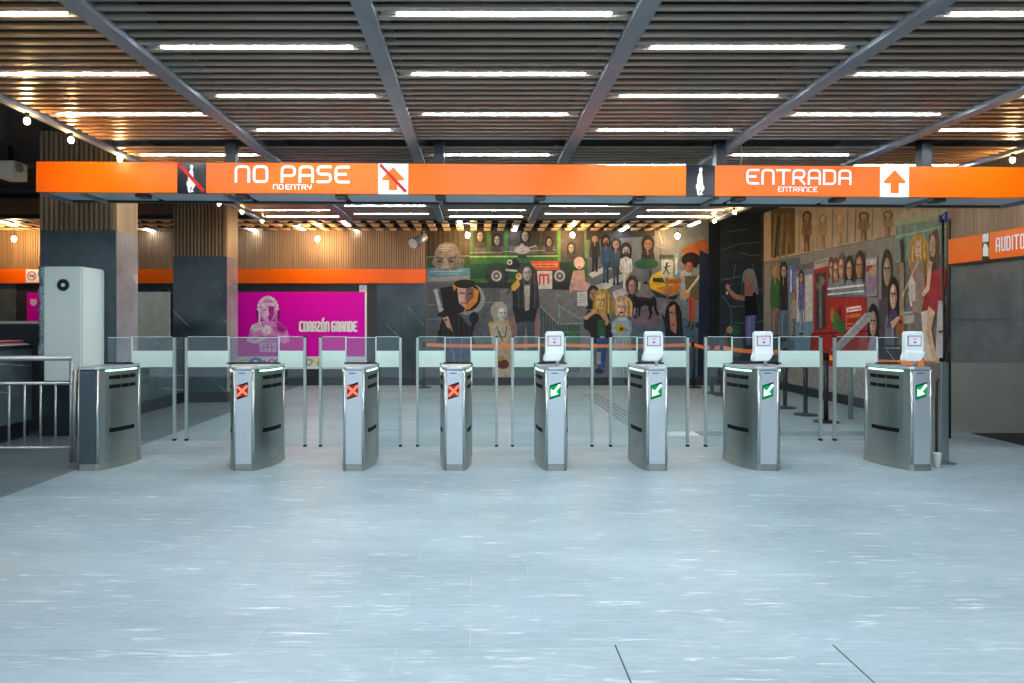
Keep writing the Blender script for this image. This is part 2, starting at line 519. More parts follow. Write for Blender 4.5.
# LED tubes: rows k, bays alternate
BAYN = ['leftmost', 'second from left', 'third from left', 'fourth from left', 'fifth from left', 'rightmost']
tb = MB()
prof = [(-0.007, 0.0), (-0.005, -0.006), (0, -0.008), (0.005, -0.006), (0.007, 0.0)]
for i in range(len(prof) - 1):
    (a, za), (c, zc) = prof[i], prof[i + 1]
    tb.add([(-0.6, a, za), (0.6, a, za), (0.6, c, zc), (-0.6, c, zc)], [(0, 1, 2, 3)][::1])
tb.add([(-0.6, p[0], p[1]) for p in prof], [(0, 1, 2, 3, 4)])
tb.add([(0.6, p[0], p[1]) for p in prof], [(4, 3, 2, 1, 0)])
tube_me = bpy.data.meshes.new('tube'); tube_me.from_pydata(tb.v, [], tb.f); tube_me.materials.append(M['tube'])
hb = MB().box(-0.69, 0.69, -0.016, 0.016, 0.0, 0.05)
hous_me = bpy.data.meshes.new('housing'); hous_me.from_pydata(hb.v, [], hb.f); hous_me.materials.append(M['beam'])
rows = []
for k in range(-13, 0): rows.append((ROW0 + k * ROWD, k % 2 == 0))
for k in range(0, 6): rows.append((ROW0 + k * ROWD, k % 2 == 0))
for k in range(7, 13): rows.append((ROW0 + k * ROWD, k % 2 == 1))
for k, ev in ((13.76, False), (14.6, True), (15.35, False), (16.05, True)):
    rows.append((ROW0 + k * ROWD, ev))
for ri, (y, ev) in enumerate(rows):
    for bay in ((0, 2, 4) if ev else (1, 3, 5)):
        if bay == 5 and y > 8.4: continue
        if y < ROW0 - 0.1:
            lab = 'LED tube out of view overhead, %s bay, %s row behind the front one' % (BAYN[bay], ordinal(12 - ri))
        else:
            lab = 'cool white LED tube in the %s ceiling bay, %s row from the front' % (BAYN[bay], ordinal(ri - 13))
        xc = (BEAMS[bay] + BEAMS[bay + 1]) / 2
        t = thing('ceiling_light', (xc, y, CZ + 0.006), lab, 'ceiling light', 'LED tubes in the slat ceiling')
        for nm, me in (('tube', tube_me), ('housing', hous_me)):
            o = bpy.data.objects.new(nm, me); COL.objects.link(o); o.parent = t

# rear ceiling with slats running away from the viewer
RZ = 3.36
bx('plenum_board', M['black'], ceiling, XL, 4.35, 13.0, YB, RZ + 0.2, RZ + 0.24)
bx('rear_ceiling_edge', M['blacksteel'], ceiling, XL, 4.35, 12.95, 13.02, RZ - 0.02, RZ + 0.10)
for x in [i * 0.29 - 12.9 for i in range(62)]:
    if x > 4.2: break
    if x < -10.6: continue
    bx('rear_slat', M['slat_far'], ceiling, x, x + 0.14, 13.02, YB - 0.02, RZ, RZ + 0.06)
for yy in (13.6, 14.25):
    bx('cross_bar', M['blacksteel'], ceiling, -10.7, 4.3, yy, yy + 0.06, RZ - 0.012, RZ + 0.03)
bx('bulkhead_panel', M['panelwood'], ceiling, XL, BEAMS[5], 12.85, 12.95, RZ + 0.05, TOP)
bx('bulkhead_bar', M['blacksteel'], ceiling, XL, BEAMS[0], 12.5, 12.62, 3.66, TOP)
# short LED strips set between the rear slats
STRIP = ['far left above the counter', 'hidden behind the nearer column', 'hidden behind the farther column', 'between the two columns', 'right of the farther column', 'left of the poster bulb', 'right of the poster bulb, nearer one', 'right of the poster bulb, farther one', 'above the painted grey head', 'above the painted bus windows', 'above the painted walkers', 'above the painted afro guitarist']
for si, (px, py) in enumerate(((8, 223), (85, 228), (200, 228), (152, 231), (255, 231), (300, 228), (346, 223.5), (358, 232), (460, 223), (515, 229), (624, 229), (694, 224))):
    y_ = 683 * (RZ - 0.01 - CAMZ) / (320 - py)
    x_ = PX(px, y_)
    t = thing('ceiling_light', (x_, y_, RZ), 'short LED strip in the rear slat ceiling, ' + STRIP[si], 'ceiling light', 'LED strips in the rear ceiling')
    MB().box(x_ - 0.035, x_ + 0.035, y_ - 0.3, y_ + 0.3, RZ - 0.02, RZ - 0.002).build('tube', M['tube_rear'], t)
    MB().box(x_ - 0.04, x_ + 0.04, y_ - 0.32, y_ + 0.32, RZ - 0.002, RZ + 0.06).build('housing', M['beam'], t)

# ------------------------------------------------------------------ walls
wall_back = bx('wall_back', M['base'], None, XL, XR + 0.3, YB, YB + 0.3, -0.1, TOP, kind='structure')
wall_left = bx('wall_left', M['darkceil'], None, XL - 0.2, XL, YF, YB + 0.3, -0.1, TOP, kind='structure')
wall_right = bx('wall_right', M['base'], None, XR, XR + 0.25, YF, YB, -0.1, TOP, kind='structure')
bx('baseboard_back', M['base'], None, XL, XR, YB - 0.07, YB, 0, 0.16, kind='structure')
bx('baseboard_right', M['base'], None, XR - 0.07, XR, YF, YB - 0.07, 0, 0.16, kind='structure')
XM = PX(426, YB)               # where the mural begins
# wood cladding of the back wall
b = MB()
x = -11.0
while x < XM - 0.03:
    b.box(x, x + 0.035, YB - 0.05, YB - 0.02, 2.52, RZ + 0.1); x += 0.052
b.build('slat_cladding', M['wallwood'], wall_back, kind='stuff')
bx('cladding_backing', M['wallback'], wall_back, -11.5, XM, YB - 0.02, YB, 2.5, RZ + 0.2)
x = -11.5
for xe in (-8.6, -5.6, -2.4, XM):
    bx('orange_band', M['orange'], wall_back, x + 0.002, xe - 0.002, YB - 0.1, YB, PZ(283.5, YB), PZ(269.5, YB)); x = xe
# marble panels of the back wall
def marble_panels(parent, xs, y0, y1, zs, mat):
    for i in range(len(xs) - 1):
        for j in range(len(zs) - 1):
            bx('marble_panel', mat, parent, xs[i] + 0.003, xs[i + 1] - 0.003, y0, y1, zs[j] + 0.003, zs[j + 1] - 0.003)
zt = PZ(283.5, YB)
marble_panels(wall_back, [PX(377, YB), PX(401, YB), XM], YB - 0.03, YB, [0.16, 1.2, zt], M['marble'])
marble_panels(wall_back, [-11.5, PX(17, YB)], YB - 0.03, YB, [0.16, 1.2, zt], M['marble_grey'])
marble_panels(wall_back, [PX(137, YB), PX(171, YB), PX(236, YB)], YB - 0.03, YB, [0.16, 1.0, zt], M['marble'])
bx('dark_panel', M['frame_dark'], wall_back, PX(17, YB), PX(137, YB), YB - 0.02, YB, 0.16, zt)
bx('dark_panel', M['frame_dark'], wall_back, PX(236, YB), PX(377, YB), YB - 0.02, YB, 0.16, zt)
t = tag(bx('notice_board', M['board'], None, PX(136, YB), PX(171, YB), YB - 0.06, YB - 0.03, PZ(338, YB), PZ(292, YB), bevel=0.006),
        'plain grey-green board on the rear wall between the two columns', 'board')

# right wall: wood above, orange band, marble below, only in front of the mural
YM = 9.03
b = MB(); y = 1.0
while y < YM - 0.02:
    b.box(XR - 0.03, XR, y, y + 0.066, 2.46, TOP); y += 0.07
b.build('slat_cladding', M['rightwood'], wall_right, kind='stuff')
ys = [YM - 1.25 * i for i in range(7)][::-1]
for i in range(len(ys) - 1):
    for z0, z1 in ((0.16, 0.62), (0.62, 1.42), (1.42, 2.14)):
        bx('marble_panel', M['marble_grey'], wall_right, XR - 0.03, XR, ys[i] + 0.003, ys[i + 1] - 0.003, z0 + 0.003, z1 - 0.003)
bx('edge_channel', M['blacksteel'], wall_right, XR - 0.045, XR, YM - 0.06, YM + 0.0, 0.1, 2.75)

# columns
def column(xa, xb, ya, yb, label):
    c = thing('column', ((xa + xb) / 2, (ya + yb) / 2, 0), label, 'column', 'marble and wood columns')
    zm = 2.52
    bx('core', M['colback'], c, xa + 0.03, xb - 0.03, ya + 0.03, yb - 0.03, 0, TOP)
    bx('marble_panel', M['marble'], c, xa, xb, ya, ya + 0.03, 0.18, 1.3 - 0.003)
    bx('marble_panel', M['marble'], c, xa, xb, ya, ya + 0.03, 1.3, zm)
    bx('marble_panel', M['marble_sheen'], c, xb - 0.03, xb + 0.005, ya + 0.03, yb, 0.18, zm)
    bx('marble_panel', M['marble'], c, xa, xa + 0.03, ya + 0.03, yb, 0.18, zm)
    bx('plinth', M['base'], c, xa - 0.01, xb + 0.01, ya - 0.012, yb, 0, 0.18)
    n = 15
    b = MB()
    for i in range(n):
        x = xa + (xb - xa) * i / n
        b.box(x, x + (xb - xa) / n * 0.62, ya - 0.005, ya + 0.03, zm, TOP)
    b.build('slat_cladding', M['colwood'], c, kind='stuff')
    b = MB()
    for i in range(9):
        y_ = ya + 0.03 + (yb - ya - 0.03) * i / 9
        b.box(xb - 0.03, xb + 0.005, y_, y_ + (yb - ya) / 9 * 0.9, zm, TOP)
    b.build('side_cladding', M['wallwood'], c, kind='stuff')
    return c
column(-5.36, -4.44, 8.38, 8.93, 'nearer dark marble column with wood slat top, behind the grey equipment box')
column(-5.25, -4.33, 11.8, 12.35, 'farther dark marble column with wood slat top, left of the magenta poster')

# low marble wall between the columns and counter wall on the left
lw = thing('low_wall', (-5.15, 10.3, 0), 'low dark marble wall running between the two columns', 'wall')
for i in range(3):
    ya, yb = 8.93 + i * 0.957, 8.93 + (i + 1) * 0.957
    bx('marble_panel', M['marble_mid'], lw, -5.25, -5.07, ya + 0.002, yb - 0.002, 0.18, 1.13)
bx('plinth', M['base'], lw, -5.24, -5.05, 8.93, 11.8, 0, 0.18)

ct = thing('counter', (-5.6, 7.7, 0), 'dark marble counter with grey top behind the handrail, far left', 'counter')
for i in range(2):
    ya = 7.0 + i * 0.69
    bx('marble_panel', M['marble_mid'], ct, -5.6, -5.46, ya + 0.002, ya + 0.688, 0.2, 1.08)
bx('plinth', M['base'], ct, -5.59, -5.5, 7.0, 8.38, 0, 0.2)
bx('counter_top', M['steel_dark'], ct, -6.1, -5.43, 7.0, 8.37, 1.08, 1.12, bevel=0.005)
bk = thing('service_desk', (-7.6, 9.3, 0), 'black service desk with pale top edge behind the counter, far left', 'desk')
bx('body', M['frame_dark'], bk, -9.6, -5.6, 9.0, 9.6, 0, 1.37)
bx('desk_top', M['speaker'], bk, -9.62, -5.58, 8.97, 9.62, 1.37, 1.405)
# pink leaflets
for i, (m_, dx, dz) in enumerate((('paper_white', 0.0, 0.0), ('paper_pink', 0.02, 0.014), ('dull_red', 0.05, 0.03), ('paper_pink', 0.03, 0.044))):
    tag(bx('leaflet_stack', M[m_], None, -6.0 + dx, -5.445 - dx, 7.05 + dx, 8.3 - dx * 2, 1.121 + dz, 1.121 + dz + 0.0135),
        ['white leaflets lowest in the pile on the marble counter', 'pink leaflets second from the bottom of the counter pile', 'dark red leaflets in the middle of the counter pile', 'pink leaflets topmost of the pile on the counter'][i], 'leaflets', 'leaflets on the counter')

# ------------------------------------------------------------------ lettering: rounded stroke font
G = {
 'N': [[(0, 0), (0, 1), (.72, 1), (.72, 0)]],
 'O': [[(.36, 0), (0, 0), (0, 1), (.72, 1), (.72, 0), (.36, 0)]],
 'P': [[(0, 0), (0, 1), (.72, 1), (.72, .4), (0, .4)]],
 'A': [[(0, 0), (0, 1), (.72, 1), (.72, 0)], [(0, .42), (.72, .42)]],
 'S': [[(.72, 1), (0, 1), (0, .52), (.72, .52), (.72, 0), (0, 0)]],
 'E': [[(.72, 1), (0, 1), (0, 0), (.72, 0)], [(0, .52), (.55, .52)]],
 'T': [[(-.05, 1), (.77, 1)], [(.36, 1), (.36, 0)]],
 'R': [[(0, 0), (0, 1), (.72, 1), (.72, .45), (0, .45)], [(.36, .45), (.72, 0)]],
 'D': [[(0, 0), (0, 1)], [(0, 1), (.6, 1), (.72, .85), (.72, .15), (.6, 0), (0, 0)]],
 'Y': [[(0, 1), (0, .48), (.72, .48)], [(.72, 1), (.72, .25), (.36, 0)]],
 'C': [[(.72, 1), (0, 1), (0, 0), (.72, 0)]],
 'U': [[(0, 1), (0, 0), (.72, 0), (.72, 1)]],
 'I': [[(.1, 0), (.1, 1)]],
 'Z': [[(0, 1), (.72, 1), (0, 0), (.72, 0)]],
 'G': [[(.72, 1), (0, 1), (0, 0), (.72, 0), (.72, .5), (.42, .5)]],
 'M': [[(0, 0), (0, 1), (.8, 1), (.8, 0)], [(.4, 1), (.4, .1)]],
 'V': [[(0, 1), (.36, 0), (.72, 1)]],
 'B': [[(0, 0), (0, 1)], [(0, 1), (.72, 1), (.72, 0), (0, 0)], [(0, .5), (.72, .5)]],
 "'": [[(.3, 1.22), (.5, 1.42)]],
}
def round_path(path, r):
    if len(path) < 3: return [Vector((*p,)) for p in path]
    out = [Vector(path[0])]
    for i in range(1, len(path) - 1):
        p, a, b = Vector(path[i]), Vector(path[i - 1]), Vector(path[i + 1])
        da, db = (a - p), (b - p)
        rr = min(r, da.length * 0.48, db.length * 0.48)
        q0, q1 = p + da.normalized() * rr, p + db.normalized() * rr
        for k in range(5):
            t_ = k / 4
            out.append(q0 * (1 - t_) ** 2 + p * 2 * t_ * (1 - t_) + q1 * t_ ** 2)
    out.append(Vector(path[-1]))
    return out
SK = [0]
def stroke(b, path, t, to3d):
    SK[0] = (SK[0] + 1) % 7
    n = len(path); L = []; R_ = []
    for i, p in enumerate(path):
        if i == 0: d = path[1] - p
        elif i == n - 1: d = p - path[i - 1]
        else: d = (path[i + 1] - p).normalized() + (p - path[i - 1]).normalized()
        if d.length < 1e-9: d = Vector((1, 0))
        d.normalize()
        k = 1.0
        if 0 < i < n - 1:
            e = (path[i + 1] - p).normalized()
            k = 1 / max(0.5, d.dot(e))
        nn = Vector((-d.y, d.x)) * t * k
        e0 = d * (-t if i == 0 else (t if i == n - 1 else 0)) * (0.0 if (path[0] - path[-1]).length < 1e-9 else 0.9)
        L.append(p + nn + e0); R_.append(p - nn + e0)
    vv = [to3d(q) for q in L] + [to3d(q) for q in R_]
    ax_ = 0 if abs(vv[0][0] - vv[-1][0]) + abs(vv[0][0] - vv[1][0]) < 1e-9 else 1
    vv = [tuple(c - SK[0] * .0007 if i == ax_ else c for i, c in enumerate(p)) for p in vv]
    b.add(vv, [(n + i, n + i + 1, i + 1, i) for i in range(n - 1)])
def text_mesh(txt, x0, x1, zb, zt, to3d, thick=0.085, rnd=0.28, gap=0.3, space=0.75):
    """fits txt into x0..x1, zb..zt ; to3d maps a 2d vector onto the surface"""
    adv = []; x = 0
    items = []
    for ch in txt:
        if ch == ' ': x += space; continue
        if ch == '^':                      # accent on the letter before
            items.append(("'", items[-1][1])); continue
        w = 0.2 if ch == 'I' else (0.8 if ch == 'M' else 0.72)
        items.append((ch, x)); x += w + gap
    total = x - gap
    b = MB()
    sx, sz = (x1 - x0) / total, zt - zb
    t = thick * sz
    for ch, xo in items:
        for path in G[ch]:
            pts = [((p[0] + xo) * sx + x0, p[1] * sz + zb) for p in path]
            stroke(b, round_path(pts, rnd * sz), t, to3d)
    return b

# ------------------------------------------------------------------ overhead sign
SY = 6.6
sgn = thing('overhead_sign', (0.62, SY, 2.64), 'long orange overhead sign hung above the turnstiles, NO PASE and ENTRADA', 'sign')
sxl, sxr = PX(36, SY), 5.5
SZ0, SZ1 = 2.630, 2.924
def sx_(px): return PX(px, SY)
segs = [(36, 177, 'o'), (177, 206, 'k'), (206, 378, 'o'), (378, 408, 'w'), (408, 545, 'o'), (545, 686, 'o'), (686, 715, 'k'), (715, 880, 'o'), (880, 909, 'w'), (909, 1046, 'o')]
pic = {}
for a, c, m_ in segs:
    nm = {'o': 'fascia_panel', 'k': 'pictogram_panel', 'w': 'arrow_panel'}[m_]
    o = bx(nm, M[{'o': 'orange', 'k': 'blackgloss', 'w': 'white'}[m_]], sgn, sx_(a) + 0.001, sx_(c) - 0.001, SY, SY + 0.05, SZ0, SZ1)
    pic[a] = o
def s3(off=0.003):
    return lambda q: (q.x, SY - off, q.y)
fh = SZ1 - SZ0
for w_, a_, c_ in (('NO', 236, 267), ('PASE', 282, 348.5)):
    text_mesh(w_, sx_(a_), sx_(c_), SZ0 + fh * .38, SZ0 + fh * .87, s3(), 0.088).build('lettering', M['white'], sgn)
for w_, a_, c_ in (('NO', 273.5, 283.2), ('ENTRY', 286, 311.3)):
    text_mesh(w_, sx_(a_), sx_(c_), SZ0 + fh * .135, SZ0 + fh * .285, s3(), 0.09).build('lettering', M['white'], sgn)
text_mesh('ENTRADA', sx_(747), sx_(850), SZ0 + fh * .41, SZ0 + fh * .85, s3(), 0.085).build('lettering', M['white'], sgn)
text_mesh('ENTRANCE', sx_(778), sx_(817), SZ0 + fh * .15, SZ0 + fh * .30, s3(), 0.085).build('lettering', M['white'], sgn)
def flat(b, pts, y):
    b.add([(p[0], y, p[1]) for p in pts], [tuple(range(len(pts)))])
def fill(b, pts, y):
    from mathutils.geometry import tessellate_polygon
    v2 = [Vector((p[0], p[1], 0)) for p in pts]
    b.add([(p[0], y, p[1]) for p in pts], [tuple(t) for t in tessellate_polygon([v2])])
PERSON = [(.40, .02), (.38, .10), (.37, .2), (.34, .24), (.34, .36), (.38, .38), (.38, .5), (.40, .62), (.43, .72), (.47, .77), (.45, .80), (.45, .88), (.48, .92), (.52, .92), (.555, .88), (.56, .84), (.545, .79), (.53, .77), (.55, .70), (.565, .58), (.575, .42), (.58, .36), (.63, .28), (.62, .22), (.57, .14), (.53, .08), (.585, .05), (.57, .025), (.48, .03), (.47, .06), (.50, .12), (.53, .18), (.49, .20), (.455, .12), (.45, .05), (.50, .02), (.46, .0)]
_OLD = [(.50, .03), (.44, .0), (.40, .04), (.38, .12), (.40, .22), (.36, .30), (.35, .36), (.40, .40), (.38, .5), (.40, .62), (.42, .72), (.46, .80), (.45, .88), (.49, .93), (.55, .92), (.57, .86), (.55, .80), (.54, .76), (.57, .66), (.58, .55), (.58, .42), (.62, .34), (.66, .28), (.60, .18), (.55, .08), (.60, .03), (.56, .01)]
for a, c, slash in ((177, 206, True), (686, 715, False)):
    x0, x1 = sx_(a), sx_(c); w = x1 - x0
    b = MB(); pts = [(x0 + p[0] * w, SZ0 + p[1] * fh) for p in PERSON]
    fill(b, pts, SY - .003)
    b.build('pictogram', M['white'], pic[a])
    if slash:
        b = MB(); stroke(b, [Vector((x0 + .08 * w, SZ0 + .93 * fh)), Vector((x0 + .90 * w, SZ0 + .08 * fh))], 0.017, s3(.005)); b.build('slash', M['redprint'], pic[a])
for a, c, slash in ((378, 408, True), (880, 909, False)):
    x0, x1 = sx_(a), sx_(c); w = x1 - x0
    b = MB()
    q = lambda u, v: (x0 + u * w, SZ0 + v * fh)
    flat(b, [q(.5, .88), q(.12, .5), q(.16, .44), q(.84, .44), q(.88, .5)], SY - .003)
    flat(b, [q(.36, .12), q(.64, .12), q(.64, .44), q(.36, .44)], SY - .003)
    b.build('arrow', M['orangeprint'], pic[a])
    if slash:
        b = MB(); stroke(b, [Vector((x0 + .10 * w, SZ0 + .92 * fh)), Vector((x0 + .90 * w, SZ0 + .10 * fh))], 0.015, s3(.005)); b.build('slash', M['redprint'], pic[a])
# box frame behind the fascia
RY = 7.2
bx('rear_bar', M['blacksteel'], sgn, sxl, sxr, RY - 0.08, RY, SZ0 - 0.005, SZ0 + 0.06)
bx('front_bar', M['blacksteel'], sgn, sxl, sxr, SY + 0.05, SY + 0.07, SZ0 + .01, SZ0 + 0.05)
bx('top_panel', M['beam'], sgn, sxl, sxr, SY + 0.05, RY, SZ1 - 0.02, SZ1)
b = MB()
xs = [sxl + (sxr - sxl) * i / 10 for i in range(11)]
for i in range(10):
    bx('soffit_panel', M['soffit'], sgn, xs[i] + 0.03, xs[i + 1] - 0.03, SY + 0.07, RY - 0.08, SZ0 + 0.012, SZ0 + 0.03)
for x in xs[1:-1]:
    bx('bracket', M['blacksteel'], sgn, x - 0.05, x + 0.05, SY + 0.06, SY + 0.2, SZ0 - 0.03, SZ0 + 0.05)
for x in (sxl + 0.025, -3.87, -2.46, -0.37, 2.35, 4.47, sxr - 0.025):
    bx('cross_member', M['beam'], sgn, x - 0.02, x + 0.02, SY + 0.09, RY - 0.08, SZ0 - 0.02, SZ0 + 0.05)
for px in (232, 439, 719, 923):
    x = PX(px, 6.72)
    bx('hanger_post', M['blacksteel'], sgn, x - 0.05, x + 0.05, 6.66, 6.76, SZ1 - 0.03, CZ + 0.07)
sgn.rotation_euler = (0, math.radians(0.33), 0)

# AUDITORIO sign on the right wall
ax = XR - 0.13
aud = thing('wall_sign', (ax, 7.2, 2.3), 'orange wall sign reading AUDITORIO on the right wall', 'sign')
az0, az1 = 2.145, 2.462
def ay(px): return F * ax / (px - CX)
bx('fascia_panel', M['orange'], aud, ax, XR, ay(982), ay(948.5), az0, az1)
pk = bx('pictogram_panel', M['blackgloss'], aud, ax, XR, ay(989.5), ay(982), az0, az1)
bx('fascia_panel', M['orange'], aud, ax, XR, 4.9, ay(989.5), az0, az1)
bx('backing', M['blacksteel'], aud, ax + 0.02, XR, 4.9, ay(948.5), az0 - 0.02, az0)
a3 = lambda q: (ax - 0.003, -q.x, q.y)
yy0, yy1 = -ay(997), -ay(997) + .60
text_mesh('AUDITORIO', yy0, yy1, az0 + .085, az0 + .235, a3, 0.07, rnd=.14, gap=0.5).build('lettering', M['white'], aud)
b = MB()
def ar(u, v): return (ax - 0.004, ay(982) + (ay(989.5) - ay(982)) * u, az0 + (az1 - az0) * v)
b.add([ar(.1, .68), ar(.9, .68), ar(.9, .98), ar(.1, .98)], [(0, 1, 2, 3)])
b.add([ar(.15, .15), ar(.9, .12), ar(.9, .42), ar(.6, .6), ar(.3, .62), ar(.15, .4)], [(0, 1, 2, 3, 4, 5)])
b.build('pictogram', M['white'], pk)

# ------------------------------------------------------------------ turnstiles
TY = 6.92                      # line of the glass doors
HL = 0.5                       # half length of a cabinet
TZ = 0.977
def outline(n, wl, wr):
    """plan of a cabinet, nose to nose; wl / wr half widths at the middle"""
    pts = []
    ts = [-1 + i / 10 for i in range(11)]
    def w(t, ww): return n + (ww - n) * (1 - abs(t) ** 2.6)
    pts.append((-n + 0.025, -HL)); pts.append((n - 0.025, -HL))
    for t in ts: pts.append((w(t, wr), t * (HL - 0.02)))
    pts += [(wr - .004, .05), (wr - .02, .075), (wr - .05, .085), (-wl + .05, .085), (-wl + .02, .075), (-wl + .004, .05)]
    for t in ts[::-1]: pts.append((-w(t, wl), t * (HL - 0.02)))
    return pts
def wall_strip(n, ww, side, y0, y1, z0, z1, off=0.003, seg=6, th=0.004):
    b = MB(); a = []; c = []
    for i in range(seg + 1):
        y = y0 + (y1 - y0) * i / seg
        t = y / (HL - 0.02)
        x = side * (n + (ww - n) * (1 - abs(t) ** 2.6) + off)
        a.append((x, y)); c.append((x - side * th, y))
    vv = [(x, y, z0) for x, y in a] + [(x, y, z1) for x, y in a] + [(x, y, z0) for x, y in c] + [(x, y, z1) for x, y in c]
    m = seg + 1; fs = []
    for i in range(seg):
        fs.append((i, i + 1, m + i + 1, m + i)); fs.append((m + i, m + i + 1, 3 * m + i + 1, 3 * m + i)); fs.append((i, 2 * m + i, 2 * m + i + 1, i + 1))
    fs.append((0, m, 3 * m, 2 * m)); fs.append((seg, 2 * m + seg, 3 * m + seg, m + seg))
    if side < 0: fs = [f[::-1] for f in fs]
    b.add(vv, fs)
    return b
def tl(px): return PX(px, TY)

def turnstile(cpx, n, wl, wr, left, right, mode, low, label, reader=False, front=True):
    cx = PX(cpx, TY - HL)
    t = thing('turnstile', (cx, TY, 0), label, 'turnstile', 'turnstiles in a row')
    ol = outline(n, wl, wr)
    L = dict(local=True)
    sc = lambda k: [(p[0] * k, p[1] * k) for p in ol]
    MB().prism(ol, 0.062, 0.945).build('body', M['steel_dark'], t, **L)
    MB().prism([(p[0] * 1.02, p[1] * 1.006) for p in ol], 0, 0.062).build('plinth', M['steel_plinth'], t, **L)
    MB().prism([(p[0] * 0.985, p[1] * 0.995) for p in ol], 0.945, 0.952).build('shadow_gap', M['rubber'], t, **L)
    MB().prism([(p[0] * 1.01, p[1] * 1.006) for p in ol], 0.952, TZ).build('lid', M['steel_nose'], t, bevel=0.004, **L)
    for s in (-1,):
        nose = MB().box(-n + 0.02, n - 0.02, s * HL, s * (HL + 0.006), 0.066, 0.945).build('front_panel', M['steel_unlit' if mode == 'none' else 'steel_nose'], t, bevel=0.003, **L)
        for sx in (-1, 1):
            MB().tube([(sx * (n - 0.010), s * (HL - 0.010), 0.064), (sx * (n - 0.010), s * (HL - 0.010), 0.95)], 0.015, 10).build('corner_trim', M['chrome'], t, smooth=True, **L)
        if s < 0 and mode != 'none':
            pl = [(-.052, .672), (.058, .705), (.058, .838), (-.052, .805)]
            mtr = MB().prism([(p[0] * .95 - 0.012, p[1]) for p in pl], -HL - 0.009, -HL - 0.006, 'y').build('display', M['blackgloss'], nose, **L)
            y_ = -HL - 0.0105
            if mode == 'x':
                b = MB(); flat(b, [(-.058, .69), (.042, .715), (.042, .82), (-.058, .795)], y_); b.build('display_glow', M['x_dark'], nose, **L)
                b = MB()
                for p0, p1 in (((-.048, .712), (.032, .798)), ((-.048, .79), (.032, .722))):
                    stroke(b, [Vector(p0), Vector(p1)], 0.0115, lambda q: (q.x, y_ - 0.001, q.y))
                b.build('cross_mark', M['x_red'], nose, **L)
            else:
                b = MB(); flat(b, [(-.059, .683), (.041, .712), (.041, .824), (-.059, .795)], y_); b.build('display_glow', M['g_green'], nose, **L)
                b = MB()
                stroke(b, [Vector((.030, .805)), Vector((-.025, .735))], 0.0125, lambda q: (q.x, y_ - 0.001, q.y))
                flat(b, [(-.052, .703), (.022, .728), (-.05, .775)], y_ - 0.007)
                b.build('arrow_mark', M['g_white'], nose, **L)
        if s < 0:
            MB().box(-.045, .02, -HL - 0.008, -HL - 0.005, .915, .926).build('blue_label', M['blue'], nose, **L)
    MB().box(-min(wl, .15) + .03, min(wr, .15) - .03, .083, .089, .07, .93).build('rear_panel', M['steel_nose'], t, bevel=.003, **L)
    for side, ww, leaf in ((-1, wl, left), (1, wr, right)):
        if leaf is None: continue
        wall_strip(n, ww, side, -0.43, -0.05, 0.930, 0.944, 0.005, th=0.011).build('led_strip', M['led_green'], t, **L)
        for (y0, y1) in ((-0.40, -0.285), (-0.275, -0.175), (-0.165, -0.07)):
            wall_strip(n, ww, side, y0, y1, 0.852, 0.888, 0.002, 3).build('slot', M['rubber'], t, **L)
            wall_strip(n, ww, side, y0, y1, 0.765, 0.80, 0.002, 3).build('slot', M['rubber'], t, **L)
        wall_strip(n, ww, side, -0.40, -0.09, 0.345, 0.385, 0.002).build('slot', M['rubber'], t, **L)
        MB().tube([(side * (ww - .008), 0, .03), (side * (ww - .008), 0, .94)], 0.019, 12).build('hinge_post', M['steel'], t, smooth=True, **L)
        hx, ex = tl(leaf[0]) - cx, tl(leaf[1]) - cx
        zb = .199 if abs(ex - hx) > .36 else .138; ztop = 1.248
        wx = side * (ww + 0.014)
        b = MB().box(hx, ex, -.005, .005, 0.985, ztop); b.box(wx, ex, -.005, .005, zb, 0.985)
        g = b.build('door_leaf', M['glass'], t, **L)
        MB().box(hx + side * .004, ex - side * .012, -.008, .008, .944, 1.108).build('frosted_band', M['frost'], g, **L) if False else None
        b = MB().box(hx + side * .004, ex - side * .012, -.008, .008, .984, 1.108)
        b.box(max(abs(wx), abs(hx)) * side, ex - side * .012, -.008, .008, .944, .984)
        b.build('frosted_band', M['frost'], g, **L)
        MB().box(ex - .0135, ex + .0135, -.016, .016, zb + .02, ztop - .004).build('edge_post', M['post'], g, bevel=0.003, **L)
        MB().box(ex - .0145, ex + .0145, -.017, .017, zb, zb + .02).build('foot_cap', M['rubber'], g, **L)
        MB().box(ex - .0145, ex + .0145, -.017, .017, ztop - .004, ztop + .008).build('top_cap', M['rubber'], g, **L)
        MB().box(hx, ex, -.006, .006, ztop, ztop + .005).build('glass_edge', M['glass_edge'], g, **L)
        MB().box(hx - .006, hx + .006, -.008, .008, .98, ztop).build('hinge_strip', M['glass_edge'], g, **L)
    # fixed pane above the lid
    xa = tl(left[0]) - cx if left else -n + 0.01
    xb = tl(right[0]) - cx if right else n - 0.01
    fp = MB().box(xa + 0.01, xb - 0.01, -.005, .005, TZ + .012, 1.24).build('fixed_pane', M['glass_tint'], t, **L)
    MB().box(xa + 0.01, xb - 0.01, -.006, .006, 1.24, 1.246).build('glass_edge', M['glass_edge'], fp, **L)
    MB().box(xa - .015, xb + .015, -.02, .02, TZ - 0.001, TZ + .014).build('pane_shoe', M['rubber'], fp, **L)
